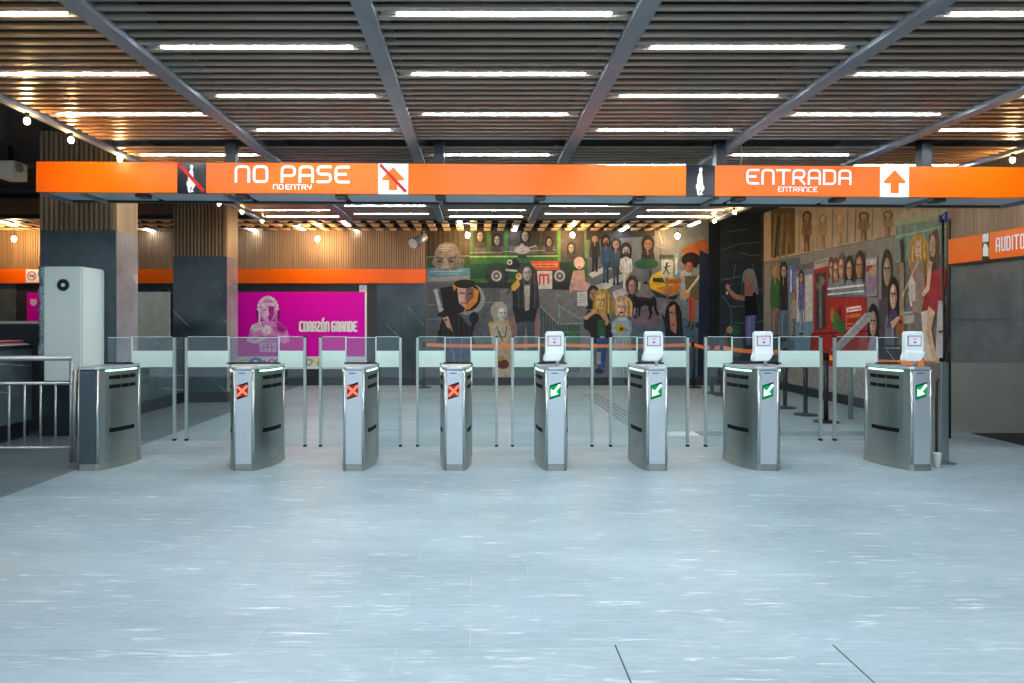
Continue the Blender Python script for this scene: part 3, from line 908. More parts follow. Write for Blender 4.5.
    if reader:
        sx = 0.03
        st = MB().tube([(sx, -0.36, TZ - 0.002), (sx, -0.36, TZ + 0.09)], 0.017, 12).build('reader_stem', M['steel'], t, smooth=True, **L)
        # reader: upright head, lower body stepping forward and skewed to one side
        zz = TZ + .012
        pr = [(-.088, .12), (-.088, .30), (-.072, .322), (.072, .322), (.088, .30), (.088, .11), (.055, .05), (.035, .038), (-.095, .036), (-.108, .05), (-.104, .08)]
        b = MB().prism([(p[0], p[1] + zz) for p in pr], -.40, -.335, 'y')
        rd = b.build('card_reader', M['plastic'], t, bevel=0.014, seg=3, **L)
        ch = [(-.095, .125), (.080, .125), (.078, .105), (.045, .052), (.03, .042), (-.09, .040), (-.104, .055), (-.101, .08)]
        MB().prism([(p[0], p[1] + zz) for p in ch], -.435, -.39, 'y').build('reader_chin', M['plastic'], rd, bevel=0.012, seg=3, **L)
        MB().prism([(-.070, .182 + zz), (.062, .182 + zz), (.062, .282 + zz), (-.070, .282 + zz)], -.404, -.398, 'y').build('screen_frame', M['plastic_grey'], rd, bevel=.002, **L)
        MB().prism([(-.060, .192 + zz), (.052, .192 + zz), (.052, .272 + zz), (-.060, .272 + zz)], -.406, -.403, 'y').build('screen', M['screen'], rd, **L)
        b = MB()
        for (x0, x1, z0, z1) in ((-.016, .008, .210, .222), (-.026, .018, .248, .254), (-.009, .001, .222, .229)):
            b.box(x0, x1, -.4075, -.406, z0 + zz, z1 + zz)
        b.build('screen_mark', M['screen_mark'], rd, **L)
    return t
NW, WN, WW = 0.097, 0.152, 0.235
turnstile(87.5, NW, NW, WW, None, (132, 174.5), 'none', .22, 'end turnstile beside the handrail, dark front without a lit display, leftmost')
turnstile(243.5, NW, WW, WW, (229, 186.5), (279, 305), 'x', .19, 'broad turnstile with red X, in front of the statue on the magenta poster')
turnstile(353.7, NW, WN, WN, (346, 320.5), (376, 400.5), 'x', .16, 'slim turnstile with red X, in front of the right edge of the magenta poster')
turnstile(454.6, NW, WN, WN, (445, 417.5), (471, 496.5), 'x', .16, 'slim turnstile with red X, rightmost of the red ones, before the mural')
turnstile(556, NW, WN, WN, (539, 512.5), (565, 592), 'a', .16, 'slim turnstile with green arrow and card reader, directly right of the red X ones', True)
turnstile(657, NW, WN, WN, (637, 610.5), (662, 687.5), 'a', .16, 'slim turnstile with green arrow and card reader, second green one from the left', True)
turnstile(768.5, NW, WW, WW, (732, 705.5), (779, 820.5), 'a', .19, 'broad turnstile with green arrow and card reader, second green one from the right', True)
turnstile(921.7, NW, WW, NW, (877, 834.5), None, 'a', .22, 'end turnstile with green arrow beside the steel side panel, rightmost', True)

# ------------------------------------------------------------------ right end: slab post, side panel, cables, cup
sp = thing('slab_post', (4.62, 7.1, 0), 'tall grey steel slab post between the last turnstile and the side panel', 'post')
bx('slab', M['steel_dark'], sp, 4.58, 4.66, 6.74, 7.0, 0, 1.0, bevel=0.004)
bx('black_edge', M['rubber'], sp, 4.655, 4.675, 6.735, 6.76, 0.25, 1.0)
bx('foot_plate', M['steel_plinth'], sp, 4.54, 4.70, 6.70, 7.02, 0, 0.012)
pn = thing('side_panel', (5.45, 7.5, 0), 'wide brushed steel panel closing the gap to the right wall', 'panel')
bx('sheet', M['steel_warm_reflection'], pn, 5.17, 6.2, 7.5, 7.53, .18, .95, bevel=0.004)
for x in (5.16, 6.16):
    bx('support', M['rubber'], pn, x - .015, x + .015, 7.5, 7.54, 0, .95)
cab = tag(MB().tube([P(950, 338, 8.8), P(949, 352, 8.2), P(945, 362, 7.4), P(940, 374, 6.9), P(937, 382, 6.74), P(936.5, 400, 6.72), P(936.5, 452, 6.72), (PX(936.5, 6.72), 6.72, 0.01)], 0.012, 8).build('power_cable', M['cable_blk'], None, smooth=True), 'black cable running from the mural edge down beside the rightmost turnstile', 'cable')
b = MB()
b.tube([(XR - 0.11, YM - .03, 2.75), (XR - 0.12, YM - .04, 2.2), (XR - 0.10, YM - .03, 1.6), (XR - .11, YM - .05, 1.2), (XR - .10, YM - .03, 0.02)], 0.014, 8)
tag(b.build('power_cable', M['cable_blk'], None, smooth=True), 'black cable hanging down the right edge of the mural', 'cable')
tag(MB().tube([(XR - .12, YM + .0, 2.72), (XR - .15, YM - .05, 2.78), (XR - .13, YM - .12, 2.83), (XR - .12, YM - .1, 2.7)], 0.02, 6).build('blue_tape', plain('blue_tape', C(24, 44, 140), 0.5), None), 'scrap of blue tape at the top right edge of the mural', 'tape')
cp = thing('paper_cup', (PX(937, 6.6), 6.6, 0), 'white paper cup on the floor beside the rightmost turnstile', 'cup')
cx_, cy_ = PX(937, 6.6), 6.6
MB().lathe([(.027, 0), (.036, .125), (.038, .13), (.038, .137), (.033, .137), (.026, .01)], cx_, cy_, 16).build('cup_body', M['cup'], cp, smooth=True)
rd = thing('fire_point', (PX(936, 7.3), 7.3, 0), 'narrow red and teal tag box behind the rightmost turnstile', 'box')
bx('red_case', M['dull_red'], rd, PX(933.8, 7.3), PX(936, 7.3), 7.28, 7.36, 0.45, .92)
bx('teal_label', plain('teal_label', C(60, 150, 140), .5), rd, PX(934, 7.3), PX(936, 7.3), 7.275, 7.28, .70, .77)
bx('stand', M['rubber'], rd, PX(934, 7.3), PX(936, 7.3), 7.29, 7.35, 0, .45)

# ------------------------------------------------------------------ handrail on the left
hr = thing('handrail', (-5.0, 6.8, 0), 'steel handrail with thin balusters beside the leftmost turnstile', 'handrail')
hy = 6.8
MB().tube([(-7.0, hy, 1.04), (-4.03, hy, 1.04)], .026, 14).build('top_rail', M['rail'], hr, smooth=True)
MB().tube([(-7.0, hy, .79), (-4.02, hy, .79)], .016, 10).build('middle_rail', M['rail'], hr, smooth=True)
MB().tube([(-7.0, hy, .15), (-4.02, hy, .15)], .013, 10).build('bottom_rail', M['rail'], hr, smooth=True)
for px in (-42, -26, -8, 9, 24.5, 40.5, 55.5):
    x = PX(px, hy)
    MB().tube([(x, hy, .15), (x, hy, .79)], .011, 8).build('baluster', M['rail'], hr, smooth=True)
for px in (71, 74.3):
    x = PX(px, hy)
    MB().tube([(x, hy, 0), (x, hy, 1.03 if px < 73 else .92)], .015, 10).build('post', M['rail'], hr, smooth=True)
MB().tube([(-6.9, hy, 0), (-6.9, hy, 1.03)], .02, 10).build('post', M['rail'], hr, smooth=True)

# grey equipment box on the nearer column
eb = thing('equipment_box', (-4.8, 8.1, .70), 'tall pale grey metal box with fan grille mounted on the nearer column', 'cabinet')
ey = 7.9
MB().box(PX(44, ey), PX(80.5, ey), ey, 8.38, PZ(381, ey), PZ(266.5, ey)).build('body', M['boxgrey'], eb, bevel=0.006)
MB().prism([(ey + .02, PZ(381, ey)), (8.37, PZ(381, ey)), (8.37, PZ(268, ey)), (ey + .02, PZ(268, ey))], PX(81, ey), PX(81, ey) + .012, 'x').build('side_door', M['boxgrey'], eb)
fx, fz = PX(63.5, ey), PZ(285, ey)
fan = MB()
def ring(b, r0, r1, y0, y1, n=24):
    vv = []; fs = []
    for (r, y) in ((r0, y0), (r1, y0), (r1, y1), (r0, y1)):
        for k in range(n): vv.append((fx + r * math.cos(2 * PI * k / n), y, fz + r * math.sin(2 * PI * k / n)))
    for q in range(4):
        for k in range(n):
            k2 = (k + 1) % n; q2 = (q + 1) % 4
            fs.append((q * n + k, q2 * n + k, q2 * n + k2, q * n + k2))
    b.add(vv, fs)
fan.prism([(fx + .068 * math.cos(2 * PI * k / 24), fz + .068 * math.sin(2 * PI * k / 24)) for k in range(24)], ey - .001, ey - .006, 'y')
fo = fan.build('fan_grille', M['rubber'], eb)
b = MB(); ring(b, .058, .070, ey - .012, ey - .002); ring(b, .036, .041, ey - .012, ey - .005)
for k in range(8):
    a = 2 * PI * k / 8
    b.box(fx + .045 * math.cos(a) - .006, fx + .045 * math.cos(a) + .006, ey - .010, ey - .006, fz + .045 * math.sin(a) - .006, fz + .045 * math.sin(a) + .006)
b.build('grille_ring', M['frame_dark'], fo)
b = MB(); b.prism([(fx + .022 * math.cos(2 * PI * k / 16), fz + .022 * math.sin(2 * PI * k / 16)) for k in range(16)], ey - .005, ey - .013, 'y'); b.build('fan_hub', M['boxgrey'], fo)
b = MB()
n = 22; vv = []; fs = []
for i in range(n + 1):
    z = PZ(266, ey) + (PZ(356, ey) - PZ(266, ey)) * i / n
    for j in range(4):
        vv.append((PX(38.3, ey) + (PX(44, ey) - PX(38.3, ey)) * j / 3, ey + .02 + random.uniform(-.03, .03), z))
for i in range(n):
    for j in range(3): fs.append((i * 4 + j, i * 4 + j + 1, i * 4 + j + 5, i * 4 + j + 4))
b.add(vv, fs); o = b.build('plastic_wrap', M['wrap'], eb, smooth=True)
sm = o.modifiers.new('thickness', 'SOLIDIFY'); sm.thickness = 0.012

# ------------------------------------------------------------------ belt posts and orange belts
def stanchion(x, y, label, mat='stanch', h=.96, base=True):
    t = thing('belt_post', (x, y, 0), label, 'belt post', 'belt posts')
    if base: MB().lathe([(.17, 0), (.17, .012), (.15, .022), (.03, .035)], x, y, 20).build('base', M[mat], t, smooth=True)
    MB().tube([(x, y, .02 if base else 0), (x, y, h - .07)], .032, 12).build('pole', M[mat], t, smooth=True)
    MB().lathe([(.038, h - .10), (.038, h - .01), (.025, h)], x, y, 14).build('head', M['rubber'], t, smooth=True)
    return (x, y)
S = {}
for nm, px, Y, lab in (('a', 424, 14.35, 'belt post at the left end of the mural'),
                       ('b', 556, 14.35, 'belt post before the mural, behind the first green turnstile'),
                       ('c', 693.5, 14.35, 'belt post at the dark middle of the mural, far back'),
                       ('d', 712, 13.2, 'slim black belt post behind the second broad turnstile, left of a pair'),
                       ('e', 722, 12.85, 'slim black belt post behind the second broad turnstile, right of a pair'),
                       ('f', 785, 11.0, 'black belt post just right of the second broad turnstile'),
                       ('g', 805.5, 10.2, 'black belt post with round base seen through the broad glass door'),
                       ('h', 826, 9.5, 'black belt post between the two broad glass doors')):
    S[nm] = stanchion(PX(px, Y), Y, lab)
S['i'] = stanchion(PX(850.5, 9.8), 9.8, 'slim pale grey post behind the rightmost glass door', 'plastic_grey', .96, False)
S['j'] = stanchion(5.66, 8.3, 'belt post hidden behind the grey slab post', base=False)
def belt(a, c, label, z=.90):
    (x0, y0), (x1, y1) = S[a], S[c]
    d = Vector((x1 - x0, y1 - y0)).normalized()
    x0 += d.x * .05; y0 += d.y * .05; x1 -= d.x * .05; y1 -= d.y * .05
    nrm = Vector((-d.y, d.x)) * .004
    b = MB(); n = 8; ring_ = []
    for i in range(n + 1):
        t_ = i / n; x = x0 + (x1 - x0) * t_; y = y0 + (y1 - y0) * t_; sag = -.03 * 4 * t_ * (1 - t_)
        for sgn_ in (1, -1):
            for zz in (z - .035, z + .035): ring_.append((x + nrm.x * sgn_, y + nrm.y * sgn_, zz + sag))
    fs = []
    for i in range(n):
        o_ = i * 4; p_ = o_ + 4
        fs += [(o_, o_ + 1, p_ + 1, p_), (o_ + 2, p_ + 2, p_ + 3, o_ + 3), (o_ + 1, o_ + 3, p_ + 3, p_ + 1), (o_, p_, p_ + 2, o_ + 2)]
    b.add(ring_, fs)
    tag(b.build('barrier_belt', M['belt'], None), label, 'belt', 'orange barrier belts')
belt('a', 'b', 'orange belt stretched along the left half of the mural')
belt('b', 'c', 'orange belt stretched along the right half of the mural')
belt('c', 'e', 'short orange belt leaving the mural behind the second broad turnstile')
belt('e', 'f', 'orange belt seen through the glass left of the broad green turnstile')
belt('f', 'g', 'orange belt between the two farther posts right of the broad green turnstile')
belt('g', 'h', 'orange belt between the two nearer posts right of the broad green turnstile')
belt('h', 'j', 'orange belt behind the rightmost turnstile')

# ------------------------------------------------------------------ bulbs, spot lamp, speakers
def bulb(px, py, x=None, Y=None, top=None, label='', r=.034):
    if Y is None: Y = F * x / (px - CX)
    x = PX(px, Y); z = PZ(py, Y)
    t = thing('light_bulb', (x, Y, z), label, 'light bulb', 'warm string bulbs')
    MB().sphere((x, Y, z), r, 12, 8, 1.25).build('bulb', M['bulb'], t, smooth=True)
    MB().tube([(x, Y, z + r * .9), (x, Y, z + r + .05)], .016, 10).build('socket', M['rubber'], t, smooth=True)
    if top and top > z + r + .05:
        MB().tube([(x, Y, z + r + .04), (x, Y, top)], .005, 6).build('cord', M['cable_blk'], t)
xe = BEAMS[0] + .0
for px, py, w_ in ((27, 121, 'upper left of the picture, nearest the viewer'), (71, 140, 'second nearest, above the sign end'), (120, 159, 'just above the top edge of the sign'), (219, 204, 'just below the sign over the farther column'), (242, 212, 'right of the top of the farther column'), (262, 221, 'farthest one at the end of the ceiling')):
    Yb = F * (xe) / (px - CX)
    bulb(px, py, x=xe, top=CZ, label='warm bare bulb on the left ceiling edge, ' + w_, r=.023)
for px, py, xx, w_ in ((1012.5, 160, BEAMS[6], 'above the right end of the sign'), (734.5, 212, 3.93, 'below the sign at the ceiling corner'), (714.5, 221, 3.96, 'farthest one by the dark mural corner')):
    bulb(px, py, x=xx, top=CZ + .05, label='warm bare bulb on the right ceiling edge, ' + w_, r=.023)
for px, py, w_ in ((14, 239, 'above the no smoking sign at far left'), (317.5, 239, 'above the magenta poster'), (467.5, 235, 'above the painted grey head'), (572.5, 235, 'above the front of the painted bus'), (677.5, 236, 'above the painted yellow car')):
    bulb(px, py, Y=14.3, top=RZ, label='warm bare bulb under the rear ceiling, ' + w_, r=.045)

sl = thing('spot_lamp', P(419, 238, 13.6), 'grey tilted spot lamp under the rear ceiling beside the mural', 'spot lamp')
c0, c1 = Vector(P(424.5, 237, 13.7)), Vector(P(413, 243.5, 13.4))
MB().tube([c0, c0 * .5 + c1 * .5, c1], .08, 16, .115).build('housing', M['plastic_grey'], sl, smooth=True)
MB().tube([c1 + (c1 - c0) * .001, c1 + (c1 - c0) * .03], .10, 16).build('lens', M['speaker'], sl)
MB().tube([c0 * .6 + c1 * .4, Vector((c0.x, c0.y, RZ))], .018, 8).build('bracket', M['rubber'], sl)
sk = thing('ceiling_speaker', P(499.5, 213, 11.9), 'round off-white ceiling speaker at the end of the slat ceiling', 'speaker')
scx, scy, scz = P(499.5, 213, 11.8)
b = MB().prism([(scx + .088 * math.cos(2 * PI * k / 24), scz + .088 * math.sin(2 * PI * k / 24)) for k in range(24)], 11.8, 11.86, 'y'); b.build('disc', M['speaker'], sk, bevel=.008)
b = MB().prism([(scx + .017 * math.cos(2 * PI * k / 12), scz + .017 * math.sin(2 * PI * k / 12)) for k in range(12)], 11.79, 11.8, 'y'); b.build('centre_cap', M['rubber'], sk)
bx('bracket', M['plastic_grey'], sk, scx - .05, scx + .04, 11.78, 11.86, scz - .135, scz - .08)
bx('stem', M['plastic_grey'], sk, scx - .015, scx + .015, 11.77, 11.83, scz + .07, CZ + .1)

pj = thing('projector_lamp', P(9, 169, 9.0), 'pale grey projector lamp hanging in the dark ceiling void, far left', 'lamp')
q0, q1 = P(-4, 178, 9), P(14, 160, 9)
bx('housing', M['speaker'], pj, q0[0], q1[0], 9.0, 9.28, q0[2], q1[2], bevel=.02)
lx, ly, lz = P(17, 168, 9.08)
MB().tube([(lx - .05, ly, lz), (lx + .05, ly, lz)], .055, 16).build('lens', M['plastic_grey'], pj, smooth=True)
bx('bracket', M['rubber'], pj, PX(4, 9) - .02, PX(4, 9) + .02, 9.1, 9.16, q1[2] - .02, TOP)

# service pipes in the dark void
for i, (z, y_) in enumerate(((3.62, 10.2), (3.55, 11.1), (3.66, 7.4))):
    tag(MB().tube([(XL + .2, y_, z), (-5.45 if i != 1 else -5.4, y_, z)], .05, 10).build('ceiling_pipe', M['darkceil'], None, smooth=True),
        ['dark pipe under the left ceiling void, middle one', 'dark pipe under the left ceiling void, farthest one', 'dark pipe under the left ceiling void, nearest one'][i], 'pipe')

tag(MB().tube([P(741, 143, 6.75), P(741.5, 150, 6.72), P(742, 158, 6.72), P(740, 165, 6.75)], .006, 6).build('loose_cable', M['cable_wht'], None, smooth=True), 'thin white loose cable hanging right of the third sign hanger', 'cable')

# ------------------------------------------------------------------ flat artwork painted on walls
class Paint:
    """layered flat shapes on a wall; each picture element is one mesh; shapes lie just proud of those below"""
    def __init__(s, mapper, parent, k=1.0):
        s.map = mapper; s.parent = parent; s.k = k; s.boxes = []; s.b = None
    def begin(s): s.b = MB()
    def end(s, name, label=None):
        o = s.b.build(name, M['paint'], s.parent)
        if label: o['label'] = label
        return o
    def layer(s, pts):
        x0 = min(p[0] for p in pts); x1 = max(p[0] for p in pts); y0 = min(p[1] for p in pts); y1 = max(p[1] for p in pts)
        l = 0
        for (a, c, d, e, ll) in s.boxes:
            if a < x1 and c > x0 and d < y1 and e > y0 and ll >= l: l = ll + 1
        s.boxes.append((x0, x1, y0, y1, l))
        return l * 0.0006 + 0.001
    def poly(s, pts, col):
        off = s.layer(pts)
        s.b.cur = C(*col, k=s.k)
        import mathutils.geometry as mg
        v2 = [Vector((p[0], p[1], 0)) for p in pts]
        tris = mg.tessellate_polygon([v2])
        vv = [s.map(p[0], p[1], off) for p in pts]
        fs = []
        for t in tris:
            a, c, d = (v2[i] for i in t)
            cr = (c.x - a.x) * (d.y - a.y) - (c.y - a.y) * (d.x - a.x)
            fs.append(tuple(t) if cr < 0 else tuple(t[::-1]))
        s.b.add(vv, fs)
    def ell(s, cx, cy, rx, ry, col, n=16, rot=0):
        a = math.radians(rot)
        s.poly([(cx + rx * math.cos(2 * PI * k / n) * math.cos(a) - ry * math.sin(2 * PI * k / n) * math.sin(a),
                 cy + rx * math.cos(2 * PI * k / n) * math.sin(a) + ry * math.sin(2 * PI * k / n) * math.cos(a)) for k in range(n)], col)
    def rect(s, x0, y0, x1, y1, col): s.poly([(x0, y0), (x1, y0), (x1, y1), (x0, y1)], col)
    def line(s, pts, w, col):
        for i in range(len(pts) - 1):
            a, c = Vector(pts[i]), Vector(pts[i + 1]); d = (c - a).normalized(); n = Vector((-d.y, d.x)) * w / 2
            s.poly([tuple(a + n - d * w * .2), tuple(c + n + d * w * .2), tuple(c - n + d * w * .2), tuple(a - n - d * w * .2)], col)
    def figure(s, cx, top, bottom, w, hair, skin, shirt, trousers, hl=0.3, name='painted_figure', shoes=None, arms=True, beard=None):
        """a standing caricature: big head, narrow body"""
        s.begin(); h = bottom - top
        hd = h * hl
        s.ell(cx, top + hd * .5, w * .55, hd * .55, hair)
        s.poly([(cx - w * .55, top + hd * .5), (cx + w * .55, top + hd * .5), (cx + w * .45, top + hd * 1.15), (cx - w * .45, top + hd * 1.15)], hair)
        s.strands(cx, top + hd * .05, top + hd * 1.1, w * .45, hair, 5)
        s.ell(cx, top + hd * .62, w * .33, hd * .36, skin)
        s.poly([(cx + w * .12, top + hd * .35), (cx + w * .3, top + hd * .6), (cx + w * .1, top + hd * .95)], tuple(int(c * .75) for c in skin))
        if beard: s.ell(cx, top + hd * .86, w * .3, hd * .22, beard)
        s.line([(cx - w * .18, top + hd * .55), (cx - w * .06, top + hd * .55)], max(.5, hd * .07), hair)
        s.line([(cx + w * .06, top + hd * .55), (cx + w * .18, top + hd * .55)], max(.5, hd * .07), hair)
        s.line([(cx - w * .1, top + hd * .8), (cx + w * .1, top + hd * .8)], max(.4, hd * .05), tuple(int(c * .6) for c in skin))
        y1 = top + hd; y2 = top + h * .62
        s.poly([(cx - w * .42, y1 + h * .04), (cx, y1 - h * .01), (cx + w * .42, y1 + h * .04), (cx + w * .33, y2), (cx - w * .33, y2)], shirt)
        if arms:
            s.line([(cx - w * .42, y1 + h * .05), (cx - w * .52, y2 - h * .08), (cx - w * .40, y2)], w * .16, shirt)
            s.line([(cx + w * .42, y1 + h * .05), (cx + w * .52, y2 - h * .08), (cx + w * .40, y2)], w * .16, shirt)
        s.poly([(cx - w * .32, y2), (cx + w * .02, y2), (cx - w * .08, bottom), (cx - w * .28, bottom)], trousers)
        s.poly([(cx - w * .02, y2), (cx + w * .32, y2), (cx + w * .28, bottom), (cx + w * .08, bottom)], trousers)
        s.strands(cx, y1 + h * .05, y2 - h * .01, w * .3, shirt, 4, -.1)
        s.line([(cx - w * .16, y2 + h * .05), (cx - w * .18, bottom - h * .04)], w * .07, tuple(min(255, int(c * 1.35) + 8) for c in trousers)); s.line([(cx + w * .22, y2 + h * .05), (cx + w * .2, bottom - h * .04)], w * .07, tuple(int(c * .7) for c in trousers))
        s.line([(cx - w * .05, y1 - h * .01), (cx, y1 + h * .1)], w * .12, tuple(int(c * .9) for c in skin))
        sh = shoes or (30, 30, 34)
        s.ell(cx - w * .2, bottom, w * .16, h * .018 + .4, sh, 8); s.ell(cx + w * .2, bottom, w * .16, h * .018 + .4, sh, 8)
        return s.end(name)
    def bust(s, cx, cy, rx, ry, hair, skin, cloth=None, name='painted_portrait', long=1.0, turn=0.0):
        s.begin()
        s.ell(cx, cy - ry * .1, rx * 1.25, ry * 1.15, hair)
        if long > 0: s.poly([(cx - rx * 1.25, cy - ry * .1), (cx + rx * 1.25, cy - ry * .1), (cx + rx * 1.15, cy + ry * (1 + long)), (cx - rx * 1.15, cy + ry * (1 + long))], hair)
        s.strands(cx, cy - ry * 1.1, cy + ry * (.9 + long), rx * 1.1, hair, 7)
        if cloth: s.poly([(cx - rx * 1.5, cy + ry * 2.2), (cx - rx * .7, cy + ry * 1.0), (cx + rx * .7, cy + ry * 1.0), (cx + rx * 1.5, cy + ry * 2.2)], cloth)
        s.face(cx, cy + ry * .12, rx * .78, ry * .85, skin, hair, turn)
        return s.end(name)
    def face(s, cx, cy, rx, ry, skin, hair, turn=0.0):
        dk = tuple(int(c * .72) for c in skin); dm = tuple(int(c * .86) for c in skin); dd = tuple(int(c * .28) for c in skin); hi = tuple(min(255, int(c * 1.14)) for c in skin)
        s.poly([(cx + rx * math.cos(a) * (1 - .16 * max(0, math.sin(a)) ** 2), cy + ry * math.sin(a)) for a in [2 * PI * k / 18 for k in range(18)]], skin)
        s.poly([(cx + rx * .45, cy - ry * .8), (cx + rx * .95, cy - ry * .2), (cx + rx * .78, cy + ry * .5), (cx + rx * .25, cy + ry * .95), (cx + rx * .5, cy + ry * .3)], dk)
        s.ell(cx - rx * .25, cy - ry * .55, rx * .4, ry * .2, hi, 10)
        s.ell(cx - rx * .5, cy + ry * .2, rx * .22, ry * .2, hi, 8)
        cx += turn * rx
        for e in (-1, 1):
            s.ell(cx + e * rx * .4, cy - ry * .1, rx * .26, ry * .13, dm if e < 0 else dk, 8)
            s.line([(cx + e * rx * .16, cy - ry * .22), (cx + e * rx * .42, cy - ry * .3), (cx + e * rx * .62, cy - ry * .24)], ry * .085, tuple(int(c * .7) for c in hair))
            s.ell(cx + e * rx * .38, cy - ry * .08, rx * .15, ry * .06, (214, 212, 206), 8)
            s.ell(cx + e * rx * .38, cy - ry * .08, rx * .08, ry * .06, dd, 8)
        s.poly([(cx - rx * .05, cy - ry * .15), (cx + rx * .05, cy - ry * .15), (cx + rx * .2, cy + ry * .26), (cx, cy + ry * .32), (cx - rx * .16, cy + ry * .26)], dm)
        s.line([(cx - rx * .14, cy + ry * .29), (cx + rx * .16, cy + ry * .29)], ry * .06, dk)
        lip = (156, 84, 78) if skin[0] > skin[2] + 20 else dd
        s.ell(cx, cy + ry * .54, rx * .28, ry * .055, lip, 8)
        s.ell(cx, cy + ry * .68, rx * .2, ry * .05, dm, 8)
    def strands(s, cx, y0, y1, w, col, n=7, bend=.12):
        """hair strands or cloth folds over an earlier shape"""
        for k in range(n):
            u = (k + .5) / n * 2 - 1
            c_ = tuple(max(0, min(255, int(v * (1.22 if k % 2 else .76)) + (6 if k % 2 else 0))) for v in col)
            x = cx + u * w
            s.line([(x, y0 + abs(u) * (y1 - y0) * .3), (x + u * w * bend, (y0 + y1) / 2), (x + u * w * bend * .6, y1)], w * .11, c_)

YW = YB - 0.03
def bmap(px, py, off):
    return ((px - CX) * YB / F, YW - off, CAMZ - (py - CY) * YB / F)
mural = thing('mural', (2.6, YB, 0), 'large painted mural of musicians and a green bus on the rear wall', 'mural')
xj = [XM, PX(500, YB), PX(560, YB), PX(610, YB), PX(660, YB), PX(710, YB), XR]
zj = [[0.16, PZ(343, YB), PZ(283.3, YB), TOP]] * 5 + [[0.16, PZ(330, YB), PZ(263.2, YB), TOP]]
pgrey = C(86, 94, 100)
panel_m = plain('mural_ground', pgrey, 0.55, var=0.2)
panel_d = plain('mural_dark_unlit_ground', C(30, 38, 44), 0.55, var=0.3)  # dark stone backdrop; the unlit upper part is darkened in colour too
for i in range(6):
    for j in range(3):
        bx('mural_panel', panel_d if i == 5 else panel_m, mural, xj[i] + .003, xj[i + 1] - .003, YW, YB, zj[i][j] + .004, zj[i][j + 1] - .004)
A = Paint(bmap, mural, 0.78)
# --- backgrounds
A.begin()
A.rect(427, 207, 470, 258, (62, 56, 44)); A.rect(427, 257, 470, 270, (46, 74, 46)); A.line([(427, 257), (470, 256)], 1, (130, 130, 96))
for x in range(430, 470, 5): A.line([(x, 210), (x + 1, 255)], 1.2, (88, 74, 52))
A.rect(427, 268, 470, 276, (86, 134, 158)); A.poly([(427, 276), (477, 275), (477, 280), (427, 282)], (140, 148, 150))
A.end('painted_park')
A.begin()
A.rect(427, 284.5, 500, 377, (92, 98, 104)); A.line([(427, 305), (500, 302)], .8, (140, 148, 154)); A.line([(427, 320), (445, 318)], .8, (140, 148, 154)); A.line([(427, 340), (480, 338)], .8, (130, 138, 144))
A.rect(500, 284.5, 555, 318, (112, 118, 122)); A.poly([(500, 318), (555, 312), (555, 377), (500, 377)], (148, 118, 114))
A.poly([(500, 352), (560, 346), (560, 377), (500, 377)], (66, 112, 84))
A.rect(555, 284.5, 700, 377, (120, 124, 128)); A.poly([(632, 322), (700, 316), (700, 377), (632, 377)], (86, 112, 130))
A.ell(645, 318, 20, 9, (126, 108, 124)); A.rect(660, 262, 700, 318, (132, 136, 140))
A.end('painted_street')
# --- bus
A.begin()
A.poly([(470, 212), (575, 212), (586, 250), (588, 276), (575, 284), (470, 282)], (62, 106, 50))
A.rect(470, 256, 578, 279, (48, 102, 56)); A.poly([(470, 264), (577, 262), (577, 279), (470, 279)], (30, 78, 52))
A.line([(470, 257), (575, 256)], 1.2, (150, 190, 110))
for (a, c) in ((473, 487), (491, 504), (508, 540), (541, 556)):
    A.rect(a, 219, c, 255, (58, 54, 56)); A.rect(a + 1, 246, c - 1, 254, (92, 88, 90))
A.rect(560, 214, 586, 262, (74, 70, 72)); A.line([(559, 212), (559, 263)], 3, (96, 140, 80)); A.line([(585, 212), (586, 258)], 3, (104, 140, 90))
A.line([(470, 253), (556, 250)], .8, (150, 146, 146))
for (cx, r) in ((497, 9.5), (560, 10)):
    A.ell(cx, 274, r + 3, r + 2, (36, 62, 48)); A.ell(cx, 276, r, r, (54, 58, 62)); A.ell(cx - .5, 276, r * .55, r * .58, (176, 182, 186)); A.ell(cx - .5, 276, r * .35, r * .38, (84, 88, 92)); A.ell(cx - .5, 276, r * .15, r * .15, (170, 176, 178))
A.poly([(470, 282.5), (586, 282.5), (570, 290), (480, 288)], (44, 48, 52))
A.rect(531, 261, 559, 270, (196, 92, 60)); A.line([(533, 265.5), (557, 265.5)], 3.2, (226, 150, 100)); A.line([(535, 265.5), (555, 265.5)], 1.4, (170, 60, 40))
A.end('painted_bus')
for (cx, cy, r) in ((480, 236, 5.5), (497, 240, 5.5), (525, 236, 6), (522, 247, 5), (549, 242, 4.5), (571, 248, 5)):
    A.bust(cx, cy, r * .7, r, (28, 28, 32), (140, 134, 132), (60, 58, 62), long=.3)
A.begin(); A.ell(522, 250, 8, 4.5, (150, 148, 148)); A.line([(516, 252), (536, 246)], 1.2, (170, 166, 164)); A.end('painted_guitar')
A.begin(); A.poly([(506, 262), (516, 258), (520, 264), (520, 272), (508, 270)], (30, 36, 46)); A.ell(509.5, 262.5, 2.8, 2.6, (190, 196, 200)); A.ell(509.5, 262.5, 1.4, 1.4, (60, 66, 70)); A.line([(506, 270), (517, 271)], 2.2, (160, 176, 170)); A.end('painted_motorcycle')
# --- metro plate
A.begin(); A.rect(537, 271, 552, 289, (206, 208, 208)); A.line([(539.5, 284), (539.5, 275), (548, 275), (548, 284)], 1.7, (206, 40, 60)); A.line([(543.6, 275), (543.6, 284)], 1.5, (206, 40, 60)); A.end('painted_station_plate')
